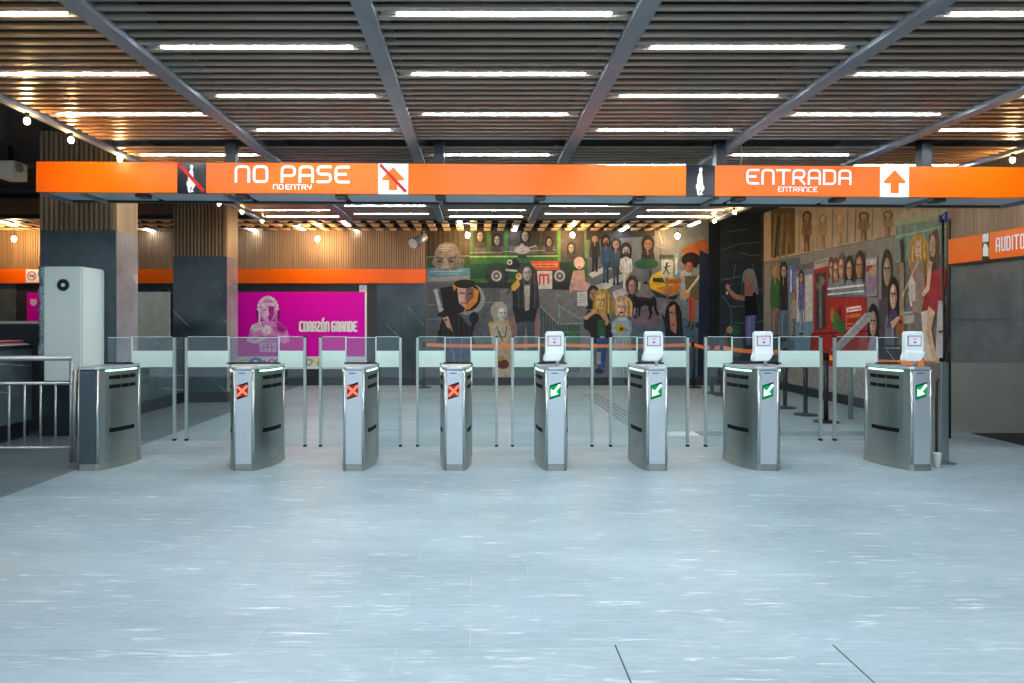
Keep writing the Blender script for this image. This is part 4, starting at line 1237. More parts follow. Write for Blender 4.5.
# --- giant grey head
A.begin()
A.poly([(434, 262), (435, 252), (439, 245), (446, 242), (454, 244), (459, 250), (461, 258), (460, 266), (458, 272), (436, 272)], (126, 124, 124))
A.poly([(452, 244), (459, 250), (461, 258), (460, 266), (458, 272), (452, 272), (454, 262), (455, 252)], (98, 96, 98))
A.ell(444, 248, 6, 3.6, (156, 154, 152)); A.ell(462, 263, 2.3, 4.6, (108, 106, 106)); A.ell(462.3, 263, 1.2, 2.8, (74, 72, 74)); A.ell(433.4, 262.5, 1.3, 3, (112, 110, 110))
for yy in (247.5, 250, 252.5): A.line([(438.5, yy + .6), (445, yy - .4), (453, yy + .5)], .6, (96, 94, 94))
A.poly([(435.5, 256.5), (443.5, 258), (444, 260), (436, 258.5)], (70, 68, 68)); A.poly([(456, 256), (447.5, 258), (447.2, 260), (456, 258.5)], (64, 62, 62))
A.ell(439.6, 261.4, 3.4, 1.9, (84, 82, 84)); A.ell(451.3, 261.4, 3.6, 1.9, (78, 76, 78)); A.ell(440, 261.4, 1.5, 1, (40, 40, 42)); A.ell(451, 261.4, 1.5, 1, (40, 40, 42))
A.line([(437, 264.6), (442.4, 264.2)], .8, (92, 90, 92)); A.line([(448.6, 264.2), (454.4, 264.6)], .8, (84, 82, 84))
A.poly([(444.6, 258), (446.4, 258), (449, 268), (448.2, 271.5), (442.4, 271.5), (441.6, 268)], (142, 140, 138)); A.line([(442, 269.6), (448.8, 269.6)], .9, (70, 68, 70))
A.line([(440.6, 266), (438, 272)], .8, (82, 80, 82)); A.line([(450, 266), (453, 272)], .8, (76, 74, 76))
A.poly([(429, 270.5), (464, 269.5), (469, 276), (428, 277)], (86, 140, 166)); A.line([(430, 272), (463, 271)], .8, (150, 190, 206)); A.line([(434, 274.4), (458, 273.8)], .7, (130, 174, 194))
A.end('painted_giant_head')
# --- round portrait with quiff over the top hat
A.begin()
A.ell(468, 299, 17, 16, (150, 156, 160)); A.ell(467, 297, 14, 14.5, (36, 30, 28)); A.poly([(474, 288), (479, 291), (477, 302), (470, 309), (464, 311)], (216, 136, 40)); A.poly([(452, 286), (462, 279), (458, 286), (453, 292)], (206, 140, 50))
A.poly([(457, 287), (473, 286), (474, 297), (465, 308), (459, 303)], (204, 172, 158)); A.poly([(466, 288), (474, 288), (474, 297), (466, 306)], (128, 100, 92))
A.ell(465, 284, 11, 4.5, (30, 30, 34)); A.line([(460, 293), (465, 293.5)], 1.3, (50, 40, 40)); A.line([(468, 294), (472, 293.5)], 1.3, (40, 32, 32)); A.line([(461, 303), (467, 303)], 1.2, (160, 84, 80)); A.line([(466, 294), (465, 300)], .8, (110, 80, 72))
A.end('painted_portrait')
A.begin()
A.poly([(440, 288), (453, 286), (458, 308), (444, 311)], (30, 32, 36)); A.line([(436, 291), (440, 308), (441, 311)], 3.5, (186, 190, 194)); A.ell(436, 291, 2.4, 2.2, (196, 198, 200)); A.ell(441, 310, 2.8, 2.2, (190, 192, 196))
A.poly([(436, 316), (446, 308), (462, 308), (464, 312), (446, 317)], (34, 34, 38))
A.ell(453, 327, 13, 14, (38, 34, 34)); A.poly([(438, 330), (470, 326), (476, 345), (436, 346)], (42, 38, 40)); A.strands(455, 316, 345, 14, (44, 38, 38), 12)
A.poly([(443, 318), (448, 316), (452, 328), (453, 332), (447, 327)], (198, 160, 138)); A.ell(446, 320, 1.5, 1, (60, 44, 40)); A.line([(449, 328), (452, 330)], 1, (120, 60, 54))
A.ell(474, 318, 5, 6, (30, 32, 36)); A.line([(474, 322), (470, 335)], 4, (36, 38, 42)); A.rect(445, 336, 470, 366, (72, 86, 116)); A.line([(450, 338), (456, 366)], 1, (130, 140, 170)); A.line([(462, 338), (460, 366)], 1, (120, 132, 160))
A.end('painted_top_hat_musician')
# --- pale girl with bun
A.begin()
A.ell(499, 311, 8.5, 9.5, (176, 172, 160)); A.poly([(492, 310), (497, 306), (500, 318), (494, 326)], (170, 166, 154)); A.face(502, 314, 4.6, 6.5, (206, 208, 208), (70, 70, 74), .15)
A.poly([(489, 326), (498, 320), (506, 320), (511, 328), (512, 350), (515, 377), (492, 377), (493, 350)], (190, 182, 160)); A.ell(491, 324, 2.6, 2.6, (206, 170, 60)); A.ell(507, 322, 2.2, 2.4, (200, 160, 60)); A.line([(497, 326), (500, 337), (505, 337), (507, 326)], 1, (80, 76, 72)); A.ell(503, 364, 6, 5, (110, 60, 50)); A.ell(500, 358, 4, 3, (196, 150, 60)); A.line([(499, 331), (503, 342)], .9, (90, 86, 82))
A.end('painted_pale_girl')
# --- tall long haired man
A.begin()
A.ell(526.5, 275, 10, 12, (58, 60, 66)); A.poly([(517, 274), (537, 274), (540, 308), (512, 310)], (66, 68, 74)); A.poly([(512, 288), (519, 284), (535, 284), (537, 310), (534, 324), (516, 324), (513, 310)], (40, 42, 48))
A.strands(526.5, 265, 308, 11, (66, 68, 76), 9)
A.face(527, 274, 4.4, 7, (164, 166, 168), (50, 52, 56)); A.poly([(524, 285), (530, 285), (529, 310), (525, 311)], (170, 166, 158)); A.ell(527, 291, 3, 5, (184, 182, 176))
A.poly([(517, 323), (526, 321), (523, 350), (522, 366), (517, 366)], (72, 86, 98)); A.poly([(526, 321), (534, 322), (536, 350), (534, 366), (529, 366)], (66, 80, 92)); A.ell(519, 367, 3, 1.4, (30, 32, 34)); A.ell(532, 367, 3, 1.4, (30, 32, 34))
A.end('painted_long_haired_singer')
A.begin(); A.ell(519, 276.5, 3.4, 3.6, (214, 186, 110)); A.poly([(518, 279), (520, 285), (515, 291), (510, 290), (507, 294), (512, 285)], (206, 172, 80)); A.line([(511, 288), (507, 294)], 1.6, (84, 60, 54)); A.ell(518, 276, 1, .7, (80, 60, 40)); A.end('painted_bird')
# --- stair rails of the entrance
A.begin()
A.poly([(540, 304), (558, 323), (580, 323), (580, 372), (540, 372)], (78, 88, 88))
for (a, c, d) in (((540, 306), (558, 324), 1.6), ((558, 305), (582, 320), 1.4), ((558, 324), (582, 323.5), 1.4), ((559, 304), (559, 322), 1), ((558, 332), (582, 332), .8)): A.line([a, c], d, (136, 160, 152))
for x in range(543, 582, 3): A.line([(x, min(324, 305 + (x - 540))), (x, 345)], .5, (116, 140, 134))
A.ell(573, 337, 7, 6, (52, 122, 80)); A.rect(566, 337, 580, 345, (46, 110, 72))
A.end('painted_stairway')
# --- pale woman bending
A.begin()
A.ell(579, 263, 5.5, 6, (196, 180, 178)); A.ell(579, 265, 3.6, 4.2, (212, 186, 182)); A.ell(579, 267.2, 1.6, .8, (150, 50, 54)); A.poly([(573, 271), (584, 270), (585, 282), (590, 284), (588, 292), (574, 290), (570, 294), (569, 288)], (196, 164, 158)); A.poly([(584, 266), (590, 278), (586, 280)], (70, 110, 90))
A.end('painted_pale_woman')
A.begin(); A.rect(577, 292, 588, 306, (206, 210, 214)); 
for i in range(4): A.line([(579, 295 + i * 2.6), (586, 294.6 + i * 2.6)], .5, (140, 146, 150))
A.end('painted_paper_sheet')
# --- pedestrian crossing and four walkers
A.begin()
A.poly([(588, 274), (606, 266), (611, 269), (592, 278)], (196, 198, 204)); A.poly([(600, 284), (622, 274), (625, 279), (603, 291)], (200, 202, 206)); A.poly([(612, 292), (640, 282), (640, 289), (614, 299)], (196, 200, 204)); A.poly([(586, 212), (664, 212), (664, 236), (586, 240)], (58, 58, 62)); A.poly([(588, 288), (600, 284), (606, 292), (594, 296)], (190, 194, 198))
A.end('painted_crossing')
A.figure(594.5, 234, 271, 9, (70, 64, 58), (176, 148, 128), (44, 44, 48), (38, 40, 44), .22)
A.figure(605.5, 235, 282, 9, (42, 30, 26), (150, 112, 92), (48, 78, 108), (48, 74, 104), .24, beard=(44, 32, 28))
A.figure(615.5, 238, 284, 9.5, (58, 44, 38), (168, 128, 108), (60, 78, 92), (56, 66, 78), .24)
A.figure(625.5, 243, 290, 11, (40, 34, 34), (168, 150, 140), (196, 200, 200), (190, 194, 194), .3, beard=(46, 40, 38), shoes=(180, 182, 182))
A.figure(647.5, 236, 283, 12, (26, 22, 22), (138, 104, 90), (36, 36, 40), (72, 88, 104), .3)
A.begin(); A.ell(646, 264, 12, 5, (38, 84, 58)); A.poly([(653, 215), (664, 222), (666, 250), (655, 246)], (128, 126, 126)); A.line([(655, 220), (662, 244)], 1, (190, 190, 190)); A.end('painted_hedge')
# --- bald man and black dog
A.bust(631.5, 286, 5, 8.5, (66, 52, 50), (168, 138, 126), (40, 42, 46), long=0)
A.begin(); A.ell(632, 302, 5, 7, (70, 58, 56))
A.poly([(633, 299), (638, 297), (648, 298), (653, 297.5), (656, 300), (655, 305), (650, 307), (644, 305), (638, 308), (634, 306)], (24, 26, 30))
A.poly([(633.5, 303), (637, 304), (636, 312), (635.6, 318), (633.6, 318), (634, 311)], (26, 28, 32)); A.poly([(638, 304), (641, 304), (639.6, 311), (639.2, 316), (637.6, 316)], (22, 24, 28))
A.poly([(649, 303), (653, 303), (651, 309), (652, 313), (649.6, 319.5), (647.6, 319.5), (649, 313), (647.5, 308)], (24, 26, 30)); A.poly([(653, 301), (656, 301), (656, 308), (658.6, 315), (656.6, 316), (653.4, 309)], (22, 24, 28))
A.poly([(631, 297), (636, 296), (639, 299), (637, 303), (632, 302)], (30, 32, 36)); A.line([(655, 299), (653, 296.5), (652, 297)], 1, (24, 26, 30)); A.line([(638, 299), (650, 299.4)], 1, (54, 58, 64)); A.line([(634.4, 308), (634.2, 315)], .8, (206, 208, 210))
A.end('painted_dog')
# --- dark onlooker, blond guitarist with raised hand, doll-like girl
A.bust(593, 294, 5, 7, (38, 40, 46), (150, 118, 108), (34, 36, 42), long=.6)
A.begin()
A.poly([(583, 318), (588, 310), (600, 314), (592, 334), (584, 328)], (36, 40, 48)); A.poly([(584, 318), (600, 308), (608, 312), (612, 334), (610, 343), (593, 343), (590, 334)], (36, 40, 46))
A.ell(602, 300, 9, 11.5, (178, 152, 72)); A.poly([(593, 298), (611, 298), (612, 314), (592, 314)], (170, 142, 66)); A.strands(602, 291, 313, 8.5, (178, 150, 72), 9)
A.face(600.5, 301.5, 5.2, 8.2, (214, 184, 112), (120, 92, 44), -.1)
A.poly([(582, 318), (594, 309), (596, 312), (586, 320)], (206, 164, 126)); A.poly([(599, 309), (605, 312), (609, 322), (606, 326), (602, 318), (598, 313)], (196, 150, 110)); A.rect(597, 320, 605, 336, (46, 92, 66)); A.line([(600, 337), (604, 337)], 1.8, (176, 180, 180))
A.poly([(596, 338), (608, 338), (606, 352), (604, 368), (598, 368), (597, 352)], (56, 92, 156)); A.rect(596.5, 352, 600.5, 364, (176, 184, 196)); A.ell(599, 371, 4.5, 3, (40, 62, 96))
A.end('painted_blond_guitarist')
A.begin()
A.ell(622, 306, 10, 10.5, (198, 166, 112)); A.poly([(612, 306), (632, 306), (631, 317), (614, 314)], (188, 152, 98)); A.strands(622, 297, 316, 9, (196, 164, 110), 8)
A.face(621, 308, 5.6, 7.2, (224, 188, 174), (150, 118, 76)); A.ell(621, 312.6, 2.2, 1.1, (150, 40, 44))
A.poly([(616, 318), (627, 318), (630.5, 323), (632, 331), (629.5, 333), (628, 337), (634, 377), (608, 377), (615, 337), (611, 332), (612, 323)], (150, 178, 194)); A.line([(613.5, 322), (612, 331), (617, 330)], 2.2, (170, 194, 208)); A.line([(629.5, 322), (631, 331), (625, 330)], 2.2, (132, 160, 178)); A.poly([(617, 317), (626, 317), (624, 321), (619, 321)], (186, 204, 214)); A.ell(620, 328.5, 5, 4.2, (196, 174, 40)); A.ell(621, 329, 2, 1.8, (90, 76, 30)); A.poly([(614, 338), (630, 338), (634, 377), (610, 377)], (164, 176, 186))
for x in (616, 620, 624, 628): A.line([(x, 340), (x + .8, 376)], .7, (126, 140, 154))
A.end('painted_doll_girl')
# --- taxi, signs
A.begin()
A.poly([(648, 282), (652, 275), (660, 271), (668, 276), (680, 280), (679, 292), (670, 296), (650, 289)], (214, 178, 40)); A.poly([(652, 278), (662, 278), (664, 283), (652, 282)], (50, 54, 58)); A.poly([(655, 288), (679, 284), (678, 293), (668, 296)], (190, 116, 48)); A.poly([(650, 290), (668, 297), (678, 295), (674, 300), (656, 297)], (46, 48, 54)); A.poly([(664, 279), (680, 279), (680, 284), (664, 284)], (160, 96, 52))
A.end('painted_taxi')
A.begin(); A.rect(665.5, 255, 667.5, 305, (120, 126, 128)); A.rect(660.5, 260, 672, 277, (176, 186, 182)); A.line([(666, 264), (665, 270)], 1.8, (40, 48, 46)); A.line([(665, 270), (662.5, 274)], 1, (40, 48, 46)); A.line([(665.5, 270), (668.5, 274)], 1, (40, 48, 46)); A.line([(663, 268), (670, 266)], 1, (40, 48, 46)); A.ell(666.5, 263.5, 1, 1, (40, 48, 46)); A.rect(659, 255, 673, 258, (60, 64, 66)); A.end('painted_street_sign')
A.begin(); A.poly([(673, 254), (678, 252), (679, 278), (673, 280)], (122, 140, 154)); A.line([(675.5, 258), (675.5, 274)], 1.6, (200, 206, 212)); A.end('painted_bottle')
# --- guitarist with afro, car door behind
A.begin(); A.poly([(680, 272), (690, 268), (694, 300), (680, 300)], (150, 178, 196)); A.ell(683, 277, 2, 2, (206, 150, 60)); A.poly([(692, 250), (703, 246), (708, 252), (680, 256)], (196, 110, 60)); A.poly([(680, 250), (706, 238), (708, 256), (690, 258)], (150, 84, 44)); A.poly([(679, 302), (712, 330), (712, 346), (679, 312)], (108, 126, 136)); A.poly([(696, 322), (712, 334), (712, 342), (694, 326)], (46, 58, 66)); A.end('painted_car_door')
A.begin()
A.ell(690.5, 260, 9.5, 7.5, (26, 22, 24)); A.poly([(682, 258), (700, 258), (696, 268), (684, 266)], (30, 24, 26)); A.face(688.5, 267.5, 4.2, 5.4, (156, 104, 84), (30, 24, 24)); A.poly([(684, 276), (697, 276), (702, 290), (698, 300), (686, 302)], (104, 96, 68)); A.ell(685.5, 294, 4.4, 4.6, (212, 158, 90)); A.line([(687, 292), (699, 276)], 2.2, (214, 208, 190)); A.poly([(697, 278), (703, 267), (706.5, 266), (705, 270), (699, 280)], (222, 200, 96)); A.poly([(688, 298), (694.5, 298), (694, 320), (692.5, 322), (689, 322)], (184, 78, 62)); A.line([(690, 300), (690, 322)], .8, (140, 50, 44)); A.line([(693, 322), (692, 328), (690, 329)], 1.6, (50, 60, 70)); A.line([(689, 322), (688, 327), (685.5, 328)], 1.6, (50, 60, 70))
A.end('painted_afro_guitarist')
A.begin(); A.ell(672.5, 318, 8.5, 17, (24, 24, 28)); A.poly([(664, 318), (681, 318), (685, 377), (666, 377)], (26, 27, 31)); A.strands(674, 303, 372, 8, (34, 34, 40), 7)
A.poly([(668, 308), (674, 304), (676, 325), (675, 334), (670, 330)], (176, 130, 108)); A.line([(668, 313), (671, 312.5)], 1, (60, 44, 40)); A.line([(673, 313), (675, 313)], 1, (60, 44, 40)); A.line([(671, 325), (675, 325)], 1.1, (120, 60, 54)); A.poly([(660, 312), (666, 320), (668, 328), (664, 326)], (40, 40, 46)); A.end('painted_dark_haired_portrait')
# --- dark doorway and cobbled wall with man
A.begin(); A.poly([(699, 250), (711, 256), (713, 377), (697, 377)], (28, 44, 70)); A.rect(708, 209, 719, 377, (22, 28, 34)); A.poly([(700, 256), (708, 254), (709, 330), (699, 330)], (24, 38, 66)); A.end('painted_dark_doorway')
A.begin()
A.rect(720, 264, 764, 345, (46, 58, 66))
for pl in (((721, 280), (742, 276), (756, 280)), ((722, 296), (730, 307), (742, 306), (757, 312)), ((730, 307), (731, 322), (724, 336)), ((742, 276), (741, 292), (749, 300)), ((757, 290), (764, 288)), ((731, 322), (750, 324), (764, 320)), ((735, 264), (733, 278)), ((752, 264), (754, 280)), ((721, 250), (740, 244), (763, 242)), ((738, 252), (750, 256), (764, 254)), ((726, 232), (748, 229)), ((724, 290), (733, 284))):
    A.line(list(pl), .8, (96, 116, 126))
A.end('painted_cobbled_wall')
A.begin()
A.ell(748.5, 277, 6.8, 8.5, (148, 146, 148)); A.poly([(744, 280), (756, 278), (758, 294), (750, 296)], (138, 136, 140)); A.ell(746.5, 280, 3.5, 4.8, (172, 128, 108)); A.poly([(744, 295), (755, 292), (757, 315), (744, 316)], (22, 24, 30)); A.poly([(744, 284), (752, 283), (752, 296), (744, 296)], (172, 124, 104)); A.poly([(744, 296), (735, 294), (727, 286), (726, 289), (733, 299), (744, 301)], (188, 134, 108)); A.ell(727, 287, 2, 2.8, (196, 150, 124)); A.ell(726.5, 293, 1.2, 1.6, (214, 220, 224)); A.poly([(745, 316), (755, 315), (754, 330), (750, 345), (745, 345)], (112, 120, 176)); A.line([(749, 318), (748, 344)], 1, (160, 168, 206))
A.end('painted_grey_haired_man')
A.begin(); A.ell(735, 330, 5.5, 5.5, (40, 104, 80)); A.ell(729, 330, 3.2, 4, (190, 150, 124)); A.ell(727.5, 333.5, 1.6, 1, (90, 70, 56)); A.end('painted_green_capped_head')
A.begin(); A.poly([(760, 212), (768, 212), (769, 300), (761, 300)], (92, 80, 64)); A.line([(763, 300), (764, 340)], 2.4, (44, 120, 70)); A.line([(766, 262), (767, 320)], 2.6, (182, 140, 110)); A.end('painted_corner_figure')

# --- right wall mural
XW = XR - 0.03
def rmap(px, py, off):
    Y = F * XW / (px - CX)
    return (XW - off, Y, CAMZ - (py - CY) * Y / F)
mur2 = thing('mural', (XR, 12, 0), 'painted mural of street musicians and red kiosk along the right wall', 'mural')
ground2 = plain('right_mural_ground', C(126, 128, 126), .55, var=.15)
ground3 = plain('right_mural_upper_ground', C(172, 154, 128), .55, var=.15)
yj = [YM + .005, 10.2, 11.4, 12.6, 13.75, YB - .08]
for i in range(5):
    for (z0, z1, m_) in ((.16, 1.55, ground2), (1.55, 2.68, ground2), (2.68, TOP, ground3)):
        bx('mural_panel', m_, mur2, XW, XR, yj[i] + .003, yj[i + 1] - .003, z0 + .004, z1 - .004)
B = Paint(rmap, mur2, 1.05)
def seam(px): return 261 - (px - 768) * 34 / 180
B.begin()
B.poly([(771, 208), (795, 208), (795, 253), (771, 258)], (86, 74, 56)); B.poly([(771, 262), (800, 257), (800, 372), (771, 372)], (84, 104, 122))
for x in (776, 783, 789): B.line([(x, 214), (x - 3, 258)], 2.2, (130, 112, 84)); 
B.line([(779, 216), (775, 258)], 1.4, (40, 36, 32)); B.line([(787, 212), (792, 252)], 3, (120, 82, 44))
B.end('painted_dark_corner')
B.begin()
B.poly([(900, 224), (900, 208), (947, 208), (947, 214)], (176, 160, 140)); B.poly([(896, 226), (947, 218), (947, 255), (896, 262)], (116, 140, 124)); B.line([(898, 223), (946, 213)], 3.4, (146, 178, 132)); B.line([(896, 237), (946, 226)], 2.4, (142, 180, 146)); B.line([(896, 262), (946, 255)], 1.8, (140, 184, 164)); B.rect(938, 215, 943, 224, (130, 116, 106))
for x in range(900, 948, 8): B.line([(x, 226), (x, 260)], .8, (146, 172, 156))
B.poly([(884, 264), (945, 254), (945, 372), (884, 372)], (112, 114, 104))
B.end('painted_green_frame')
for (x, w_, c_) in ((800, 1.5, (150, 124, 92)), (818, 2, (160, 140, 108)), (833, 1, (110, 92, 72)), (848, 1, (110, 92, 72)), (856, 1.4, (120, 104, 84)), (873, 1, (120, 100, 80)), (890, 2, (150, 120, 90))):
    B.begin(); B.line([(x, 210), (x - 1, seam(x) - 3)], w_, c_); B.end('painted_board_line')
for (cx, top, w_, hr_, sk_, c1_, c2_) in ((807, 211, 9, (84, 64, 44), (150, 120, 84), (112, 84, 56), (96, 72, 50)), (823, 214, 7, (150, 126, 92), (196, 172, 134), (160, 134, 98), (140, 116, 84)), (840, 213, 8, (190, 150, 90), (206, 180, 140), (176, 150, 114), (160, 138, 106)), (864, 212, 10, (104, 78, 58), (176, 146, 112), (134, 102, 76), (120, 92, 70)), (888, 211, 9, (120, 92, 64), (190, 160, 122), (156, 126, 92), (140, 112, 84))):
    B.figure(cx, top, seam(cx) - 3, w_, hr_, sk_, c1_, c2_, .26, name='painted_upper_figure', shoes=c2_)
B.figure(767.5 + 8, 262, 336, 9, (132, 112, 88), (176, 142, 118), (54, 100, 66), (120, 104, 92), .2)
B.figure(784, 262, 340, 7.5, (34, 34, 38), (170, 144, 128), (40, 42, 48), (84, 112, 140), .2)
B.begin()
B.poly([(788, 270), (815, 262), (815, 340), (790, 340)], (120, 128, 140)); B.poly([(789, 267), (814, 262), (814, 268), (789, 273)], (96, 92, 118)); B.poly([(789, 267), (794, 266), (794, 294), (789, 295)], (74, 116, 186)); B.line([(791.5, 270), (791.5, 292)], 1.4, (190, 208, 230)); B.poly([(797, 277), (813, 274), (813, 321), (797, 322)], (186, 188, 192)); B.line([(805, 276), (805, 321)], 1, (120, 122, 128)); B.poly([(794, 324), (814, 322), (814, 372), (794, 372)], (104, 138, 164))
B.end('painted_kiosk')
B.figure(802, 270, 334, 5.5, (40, 44, 70), (176, 138, 116), (92, 98, 156), (120, 140, 168), .2)
B.figure(794.5, 290, 336, 4.5, (110, 90, 70), (170, 140, 118), (150, 150, 150), (96, 110, 116), .2)
B.begin()
B.poly([(814, 270), (829, 266), (829, 336), (814, 336)], (156, 48, 44)); B.poly([(816, 274), (826.5, 272), (826.5, 329), (816, 330)], (58, 56, 62)); B.line([(821, 276), (821, 328)], 2.4, (120, 112, 110)); B.ell(823.5, 281, 2, 4, (140, 110, 96)); B.ell(818.5, 286, 1.6, 4, (128, 104, 92)); B.poly([(815, 262), (829, 257), (829, 266), (815, 269)], (176, 168, 164)); B.line([(816, 264), (828, 260)], .9, (96, 92, 110))
B.poly([(829, 297), (867, 296), (867, 340), (813, 346), (813, 332), (829, 331)], (168, 42, 42)); B.poly([(811, 334), (876, 334), (876, 372), (811, 372)], (150, 44, 44)); B.line([(813, 334), (870, 331)], 1.4, (50, 34, 36)); B.line([(829, 297), (878, 296.5)], 1.4, (40, 36, 38))
B.poly([(866, 258), (878, 256), (878, 296), (866, 297)], (150, 140, 152)); B.poly([(867, 260), (877, 258), (877, 264), (867, 266)], (196, 192, 192)); B.poly([(867, 266), (873, 265), (873, 270), (867, 272)], (176, 52, 50)); B.ell(873, 284, 4.5, 9, (140, 120, 150)); B.ell(874, 271, 3.5, 4, (196, 150, 120))
B.poly([(829, 260), (866, 252), (866, 297), (829, 297)], (112, 112, 118))
B.end('painted_red_stand')
for (cx, cy, rx, ry, h_, s_) in ((832, 268, 2.2, 9, (90, 66, 52), (196, 154, 128)), (837, 271, 3, 11, (110, 76, 58), (206, 160, 132)), (842.5, 267, 2.8, 11, (116, 92, 70), (208, 164, 136)), (851, 269, 3.6, 11, (40, 34, 36), (190, 144, 118)), (861, 266, 4.2, 13, (66, 50, 46), (188, 138, 112))):
    B.bust(cx, cy, rx, ry, h_, s_, (126, 140, 150), long=.2)
B.begin(); B.line([(829.5, 289), (866, 285)], 2, (226, 228, 230)); B.line([(829.5, 294.5), (866, 291)], 1.6, (220, 222, 226)); B.end('painted_white_rail')
B.begin(); B.line([(848, 310), (861, 308)], 5, (236, 222, 214)); B.line([(849, 310), (860.5, 308.2)], 1, (170, 60, 56)); B.line([(848, 316.5), (861, 315)], 3.6, (196, 120, 62)); B.line([(848, 324), (854, 323.5)], .9, (206, 150, 146)); B.line([(848, 328), (853, 327.6)], .9, (206, 150, 146)); B.line([(847, 302), (847, 330)], .6, (206, 120, 116)); B.end('painted_kiosk_notice')
B.begin(); B.ell(836, 321, 4.5, 9, (64, 110, 62)); B.ell(842, 327, 4.5, 7, (54, 104, 66)); B.ell(833, 315, 2, 8, (160, 126, 64)); B.ell(841, 313, 1.6, 7, (96, 44, 46)); B.end('painted_cactus')
B.bust(874, 322, 4.5, 15, (30, 28, 30), (184, 146, 130), (150, 138, 160), long=.5)
B.bust(887.5, 270, 4.6, 17, (44, 38, 34), (168, 146, 126), (60, 58, 60), long=1.0)
B.begin(); B.poly([(880, 300), (892, 296), (897, 340), (892, 372), (880, 372)], (72, 68, 74)); B.poly([(887, 316), (892, 312), (896, 340), (890, 372), (884, 372)], (110, 116, 132)); B.end('painted_dark_coat')
B.bust(894.5, 295, 4.4, 15, (32, 28, 30), (206, 166, 146), (74, 62, 96), long=1.2)
B.begin()
B.poly([(901, 262), (905, 262), (906, 330), (901, 330)], (150, 132, 112)); B.line([(902.5, 240), (903.5, 262)], 3, (60, 52, 46)); B.ell(902, 326, 4.6, 10, (150, 88, 48)); B.ell(902, 320, 3, 5, (158, 96, 54)); B.ell(902, 322, 1.4, 2, (44, 32, 28)); B.poly([(892, 322), (900, 316), (901, 318), (894, 330)], (206, 170, 150))
B.poly([(905, 312), (922, 310), (922, 322), (905, 324)], (168, 166, 160)); B.line([(906, 315), (921, 313)], 1, (90, 88, 84)); B.poly([(884, 345), (903, 345), (903, 372), (884, 372)], (70, 74, 78)); B.line([(886, 348), (901, 348)], 1.2, (170, 172, 176)); B.line([(888, 350), (900, 366)], 1, (160, 164, 168))
B.end('painted_guitar')
B.begin()
B.poly([(912, 244), (920, 235), (928, 244), (930, 262), (926, 276), (912, 274), (909, 262)], (196, 148, 76)); B.ell(919, 246, 9, 12, (192, 146, 76)); B.strands(919, 238, 272, 8, (192, 146, 76), 9); B.ell(918.5, 249, 3.2, 8, (214, 190, 168)); B.line([(916.8, 247), (918, 247)], 1, (90, 66, 50)); B.line([(919.4, 247), (920.6, 247)], 1, (90, 66, 50)); B.line([(917.4, 253.5), (919.8, 253.5)], 1, (150, 70, 66)); B.poly([(913, 262), (925, 258), (927, 290), (922, 318), (914, 314)], (150, 128, 116)); B.poly([(913, 274), (917, 284), (917, 300), (914, 302), (910, 286)], (206, 200, 190)); B.line([(904, 296), (920, 261)], 1.2, (206, 184, 140)); B.line([(911, 292), (913, 306)], 2, (206, 196, 184)); B.poly([(916, 312), (924, 314), (926, 350), (914, 352)], (118, 112, 114))
B.end('painted_violinist')
B.begin()
B.poly([(929, 236), (937, 228), (940, 240), (938, 290), (932, 276)], (98, 74, 60)); B.ell(933, 246, 3, 11, (206, 172, 146)); B.strands(936, 232, 286, 4, (98, 74, 60), 5); B.line([(931.2, 244), (932.4, 244)], 1, (80, 56, 46)); B.line([(931.6, 252), (933.4, 252)], 1, (150, 50, 54)); B.poly([(927, 276), (937, 270), (945, 268), (948, 282), (942, 312), (925, 310)], (156, 46, 52)); B.poly([(940, 270), (947, 268), (948, 284), (941, 284)], (160, 50, 56)); B.poly([(930, 260), (934, 262), (931, 290), (925, 297), (923, 294), (928, 286)], (214, 176, 148))
B.poly([(923, 312), (930, 310), (934, 345), (940, 372), (926, 372)], (206, 196, 178)); B.poly([(930, 306), (937, 312), (933, 330), (938, 356), (934, 358), (928, 332)], (206, 166, 136)); B.poly([(940, 300), (946, 302), (947, 372), (936, 372), (938, 340)], (186, 184, 182)); B.line([(941, 332), (946, 331)], 2.4, (70, 70, 74))
B.end('painted_red_dress_singer')
B.begin(); B.poly([(832, 349), (866, 313), (873, 312), (874, 318), (842, 350), (836, 354)], (150, 154, 158)); B.line([(833, 350), (867, 314)], 1.2, (196, 200, 202)); B.end('painted_escalator_rail')
B.begin(); B.poly([(790, 366), (945, 366), (945, 420), (790, 388)], (150, 148, 150)); B.ell(855, 371, 2.4, 4, (200, 204, 208)); B.end('painted_plinth_band')

# ------------------------------------------------------------------ magenta posters and wall notices
def pmap(yq):
    return lambda px, py, off: ((px - CX) * yq / F, yq - off, CAMZ - (py - CY) * yq / F)
YP = YB - 0.07
po = thing('poster', (PX(300, YP), YP, 0.6), 'large magenta poster reading CORAZON GRANDE with a pale statue', 'poster')
bx('panel', M['magenta'], po, PX(230, YP), PX(365, YP), YP, YP + .04, PZ(356.5, YP), PZ(292, YP))
bx('footer', M['paper_white'], po, PX(230, YP), PX(365, YP), YP, YP + .04, PZ(369, YP), PZ(356.5, YP))
bx('edge_strip', M['white'], po, PX(365, YP), PX(366.6, YP), YP - .01, YP + .04, PZ(369, YP), PZ(292, YP))
t3 = lambda q: (q.x, YP - .004, q.y)
text_mesh('CORAZO^N GRANDE', PX(300, YP), PX(356.5, YP), PZ(330.8, YP), PZ(322.2, YP), t3, .115, rnd=.16, gap=.46, space=.5).build('lettering', M['white'], po)
Q = Paint(pmap(YP), po, 1.35)
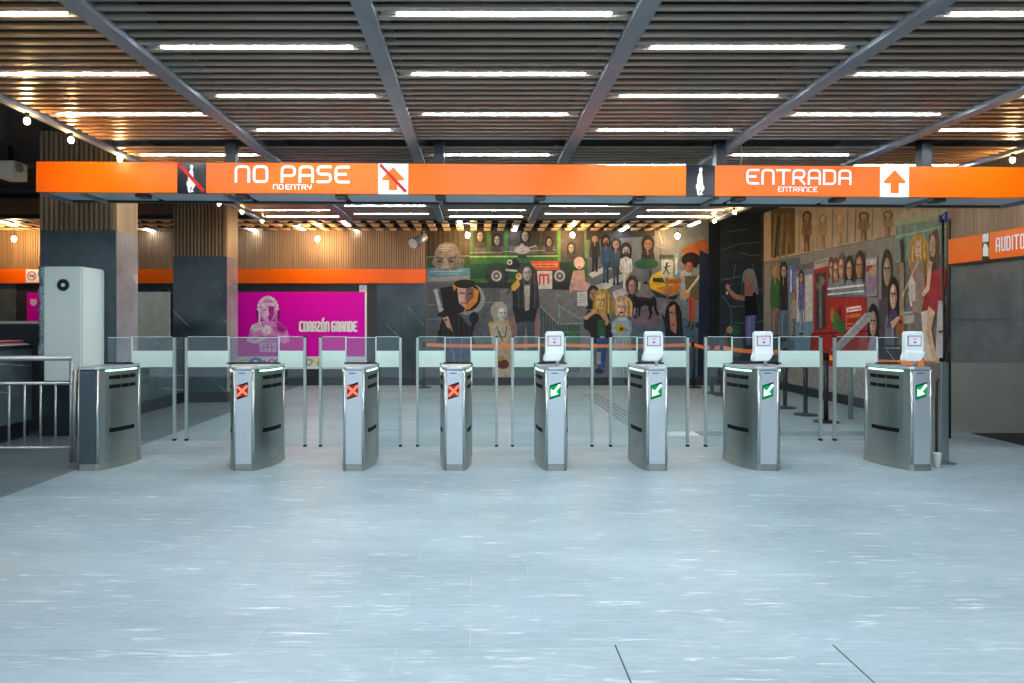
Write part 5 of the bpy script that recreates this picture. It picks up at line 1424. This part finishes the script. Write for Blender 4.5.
for (cx, cy, rx, ry, c_) in ((245, 362, 5, 3, (170, 200, 150)), (256, 361, 6, 3.5, (90, 90, 190)), (263, 363, 4, 3, (120, 110, 210)), (272, 362, 4, 3.2, (220, 90, 170)), (279, 361, 3.5, 3, (80, 170, 130)), (309, 362, 4, 4, (150, 190, 120)), (316, 360, 3.4, 3, (220, 180, 110)), (305, 365, 2.6, 2.4, (90, 150, 190)), (320, 364, 3, 2.6, (110, 180, 130)), (330, 362, 4, 3, (190, 200, 220)), (345, 362, 4, 3, (210, 190, 214))):
    Q.begin(); Q.ell(cx, cy, rx, ry, c_); Q.ell(cx, cy, rx * .4, ry * .4, (240, 236, 230)); Q.end('footer_flower')
Q.begin()
lt, md, dk, dd = (240, 206, 236), (214, 130, 200), (176, 50, 140), (120, 0, 90)
Q.ell(268, 313, 12, 14, dd)                                        # headdress shadow
Q.ell(268, 310, 9.5, 12, md)
for k in range(11):
    a = PI * (1.0 + k / 10); Q.ell(268 + 9.5 * math.cos(a), 309 + 11.5 * math.sin(a), 1.7, 1.9, lt, 8)
for k in range(5):
    Q.ell(259.5, 311 + k * 2.8, 1.4, 1.5, lt, 8); Q.ell(276.3, 311 + k * 2.8, 1.4, 1.5, md, 8)
Q.poly([(262, 303), (274, 303), (275, 306), (261, 306)], lt); Q.poly([(262, 306), (274, 306), (274, 315), (271, 321), (266, 321), (262, 315)], (226, 176, 220)); Q.poly([(268.5, 306), (274, 306), (274, 315), (271, 321), (268.5, 321)], dk)
Q.line([(263.5, 310), (266.5, 310)], 1, dd); Q.line([(270, 310), (273, 310)], 1, dd); Q.line([(266.5, 318), (270, 318)], .9, dd); Q.poly([(267.6, 310), (269.6, 315), (266.8, 315)], lt)
Q.poly([(252, 326), (262, 321), (276, 321), (286, 326), (289, 336), (290, 342), (284, 344), (279, 340), (277, 352), (260, 352), (258, 341), (253, 344), (247, 341), (249, 334)], md)
Q.poly([(252, 325), (261, 321), (263, 328), (255, 332), (250, 330)], lt); Q.poly([(276, 322), (287, 326), (286, 332), (278, 331)], dk)
for k in range(5): Q.line([(256 + k * 2, 325 + k * 1.6), (258 + k * 2, 322 + k * 1.9)], .7, dk)
for k in range(4): Q.line([(274 + k * 2.4, 327), (277 + k * 2.4, 333)], .8, dd)
Q.ell(267, 330, 5, 5, lt); Q.ell(267, 330, 3.2, 3.2, (250, 236, 250)); Q.line([(248, 340), (256, 342), (266, 337)], 3.2, lt); Q.line([(289, 341), (280, 341), (270, 337)], 3, (206, 120, 196)); Q.line([(259, 337), (277, 337)], 1.2, dd)
Q.poly([(260, 343), (277, 343), (276, 352), (261, 352)], (220, 160, 212))
for x in (264, 268, 272): Q.line([(x, 344), (x, 351)], .7, dk)
Q.line([(261, 347.5), (276, 347.5)], .7, dk)
Q.end('statue_print')
p2 = thing('poster', (PX(44, YP), YP, 1.4), 'narrow magenta poster with white shield, left of the nearer column', 'poster')
bx('panel', M['magenta'], p2, PX(27, YP), PX(62, YP), YP, YP + .03, PZ(322, YP), PZ(292.5, YP))
Q2 = Paint(pmap(YP), p2, 1.0); Q2.begin(); Q2.poly([(30.2, 299), (36.8, 299), (36.8, 303.5), (35, 305.6), (32, 305.6), (30.2, 303.5)], (240, 214, 240)); Q2.end('shield_print')
# no smoking sign
ns = thing('no_smoking_sign', (PX(32, YP), YB - .115, 2.3), 'small white no smoking sign on the orange band, far left', 'sign')
yq = YB - .115
bx('plate', M['white'], ns, PX(25.7, yq), PX(38.5, yq), yq, yq + .015, PZ(282.6, yq), PZ(269.3, yq))
Q3 = Paint(pmap(yq), ns, 1.0); Q3.begin()
for k in range(20):
    a0, a1 = 2 * PI * k / 20, 2 * PI * (k + 1) / 20
    Q3.line([(32 + 4.2 * math.cos(a0), 275.8 + 4.2 * math.sin(a0)), (32 + 4.2 * math.cos(a1), 275.8 + 4.2 * math.sin(a1))], .7, (200, 50, 56))
Q3.line([(29.4, 276), (34, 276)], 1.1, (50, 50, 54)); Q3.line([(34.2, 276), (34.6, 273.4)], .5, (80, 80, 84)); Q3.line([(29, 273), (35, 278.8)], .7, (200, 50, 56)); Q3.end('no_smoking_print')
nt_ = thing('notice', (PX(362, YP), YP, 2.1), 'small white notice above the right corner of the magenta poster', 'notice')
bx('sheet', M['notice'], nt_, PX(359, YP), PX(366.5, YP), YP + .03, YP + .05, PZ(291.8, YP), PZ(285, YP))
Q4 = Paint(pmap(YP + .03), nt_, 1.0); Q4.begin()
for i in range(3): Q4.line([(360, 287 + i * 1.5), (365, 287 + i * 1.5)], .4, (150, 160, 166))
Q4.end('notice_lines')
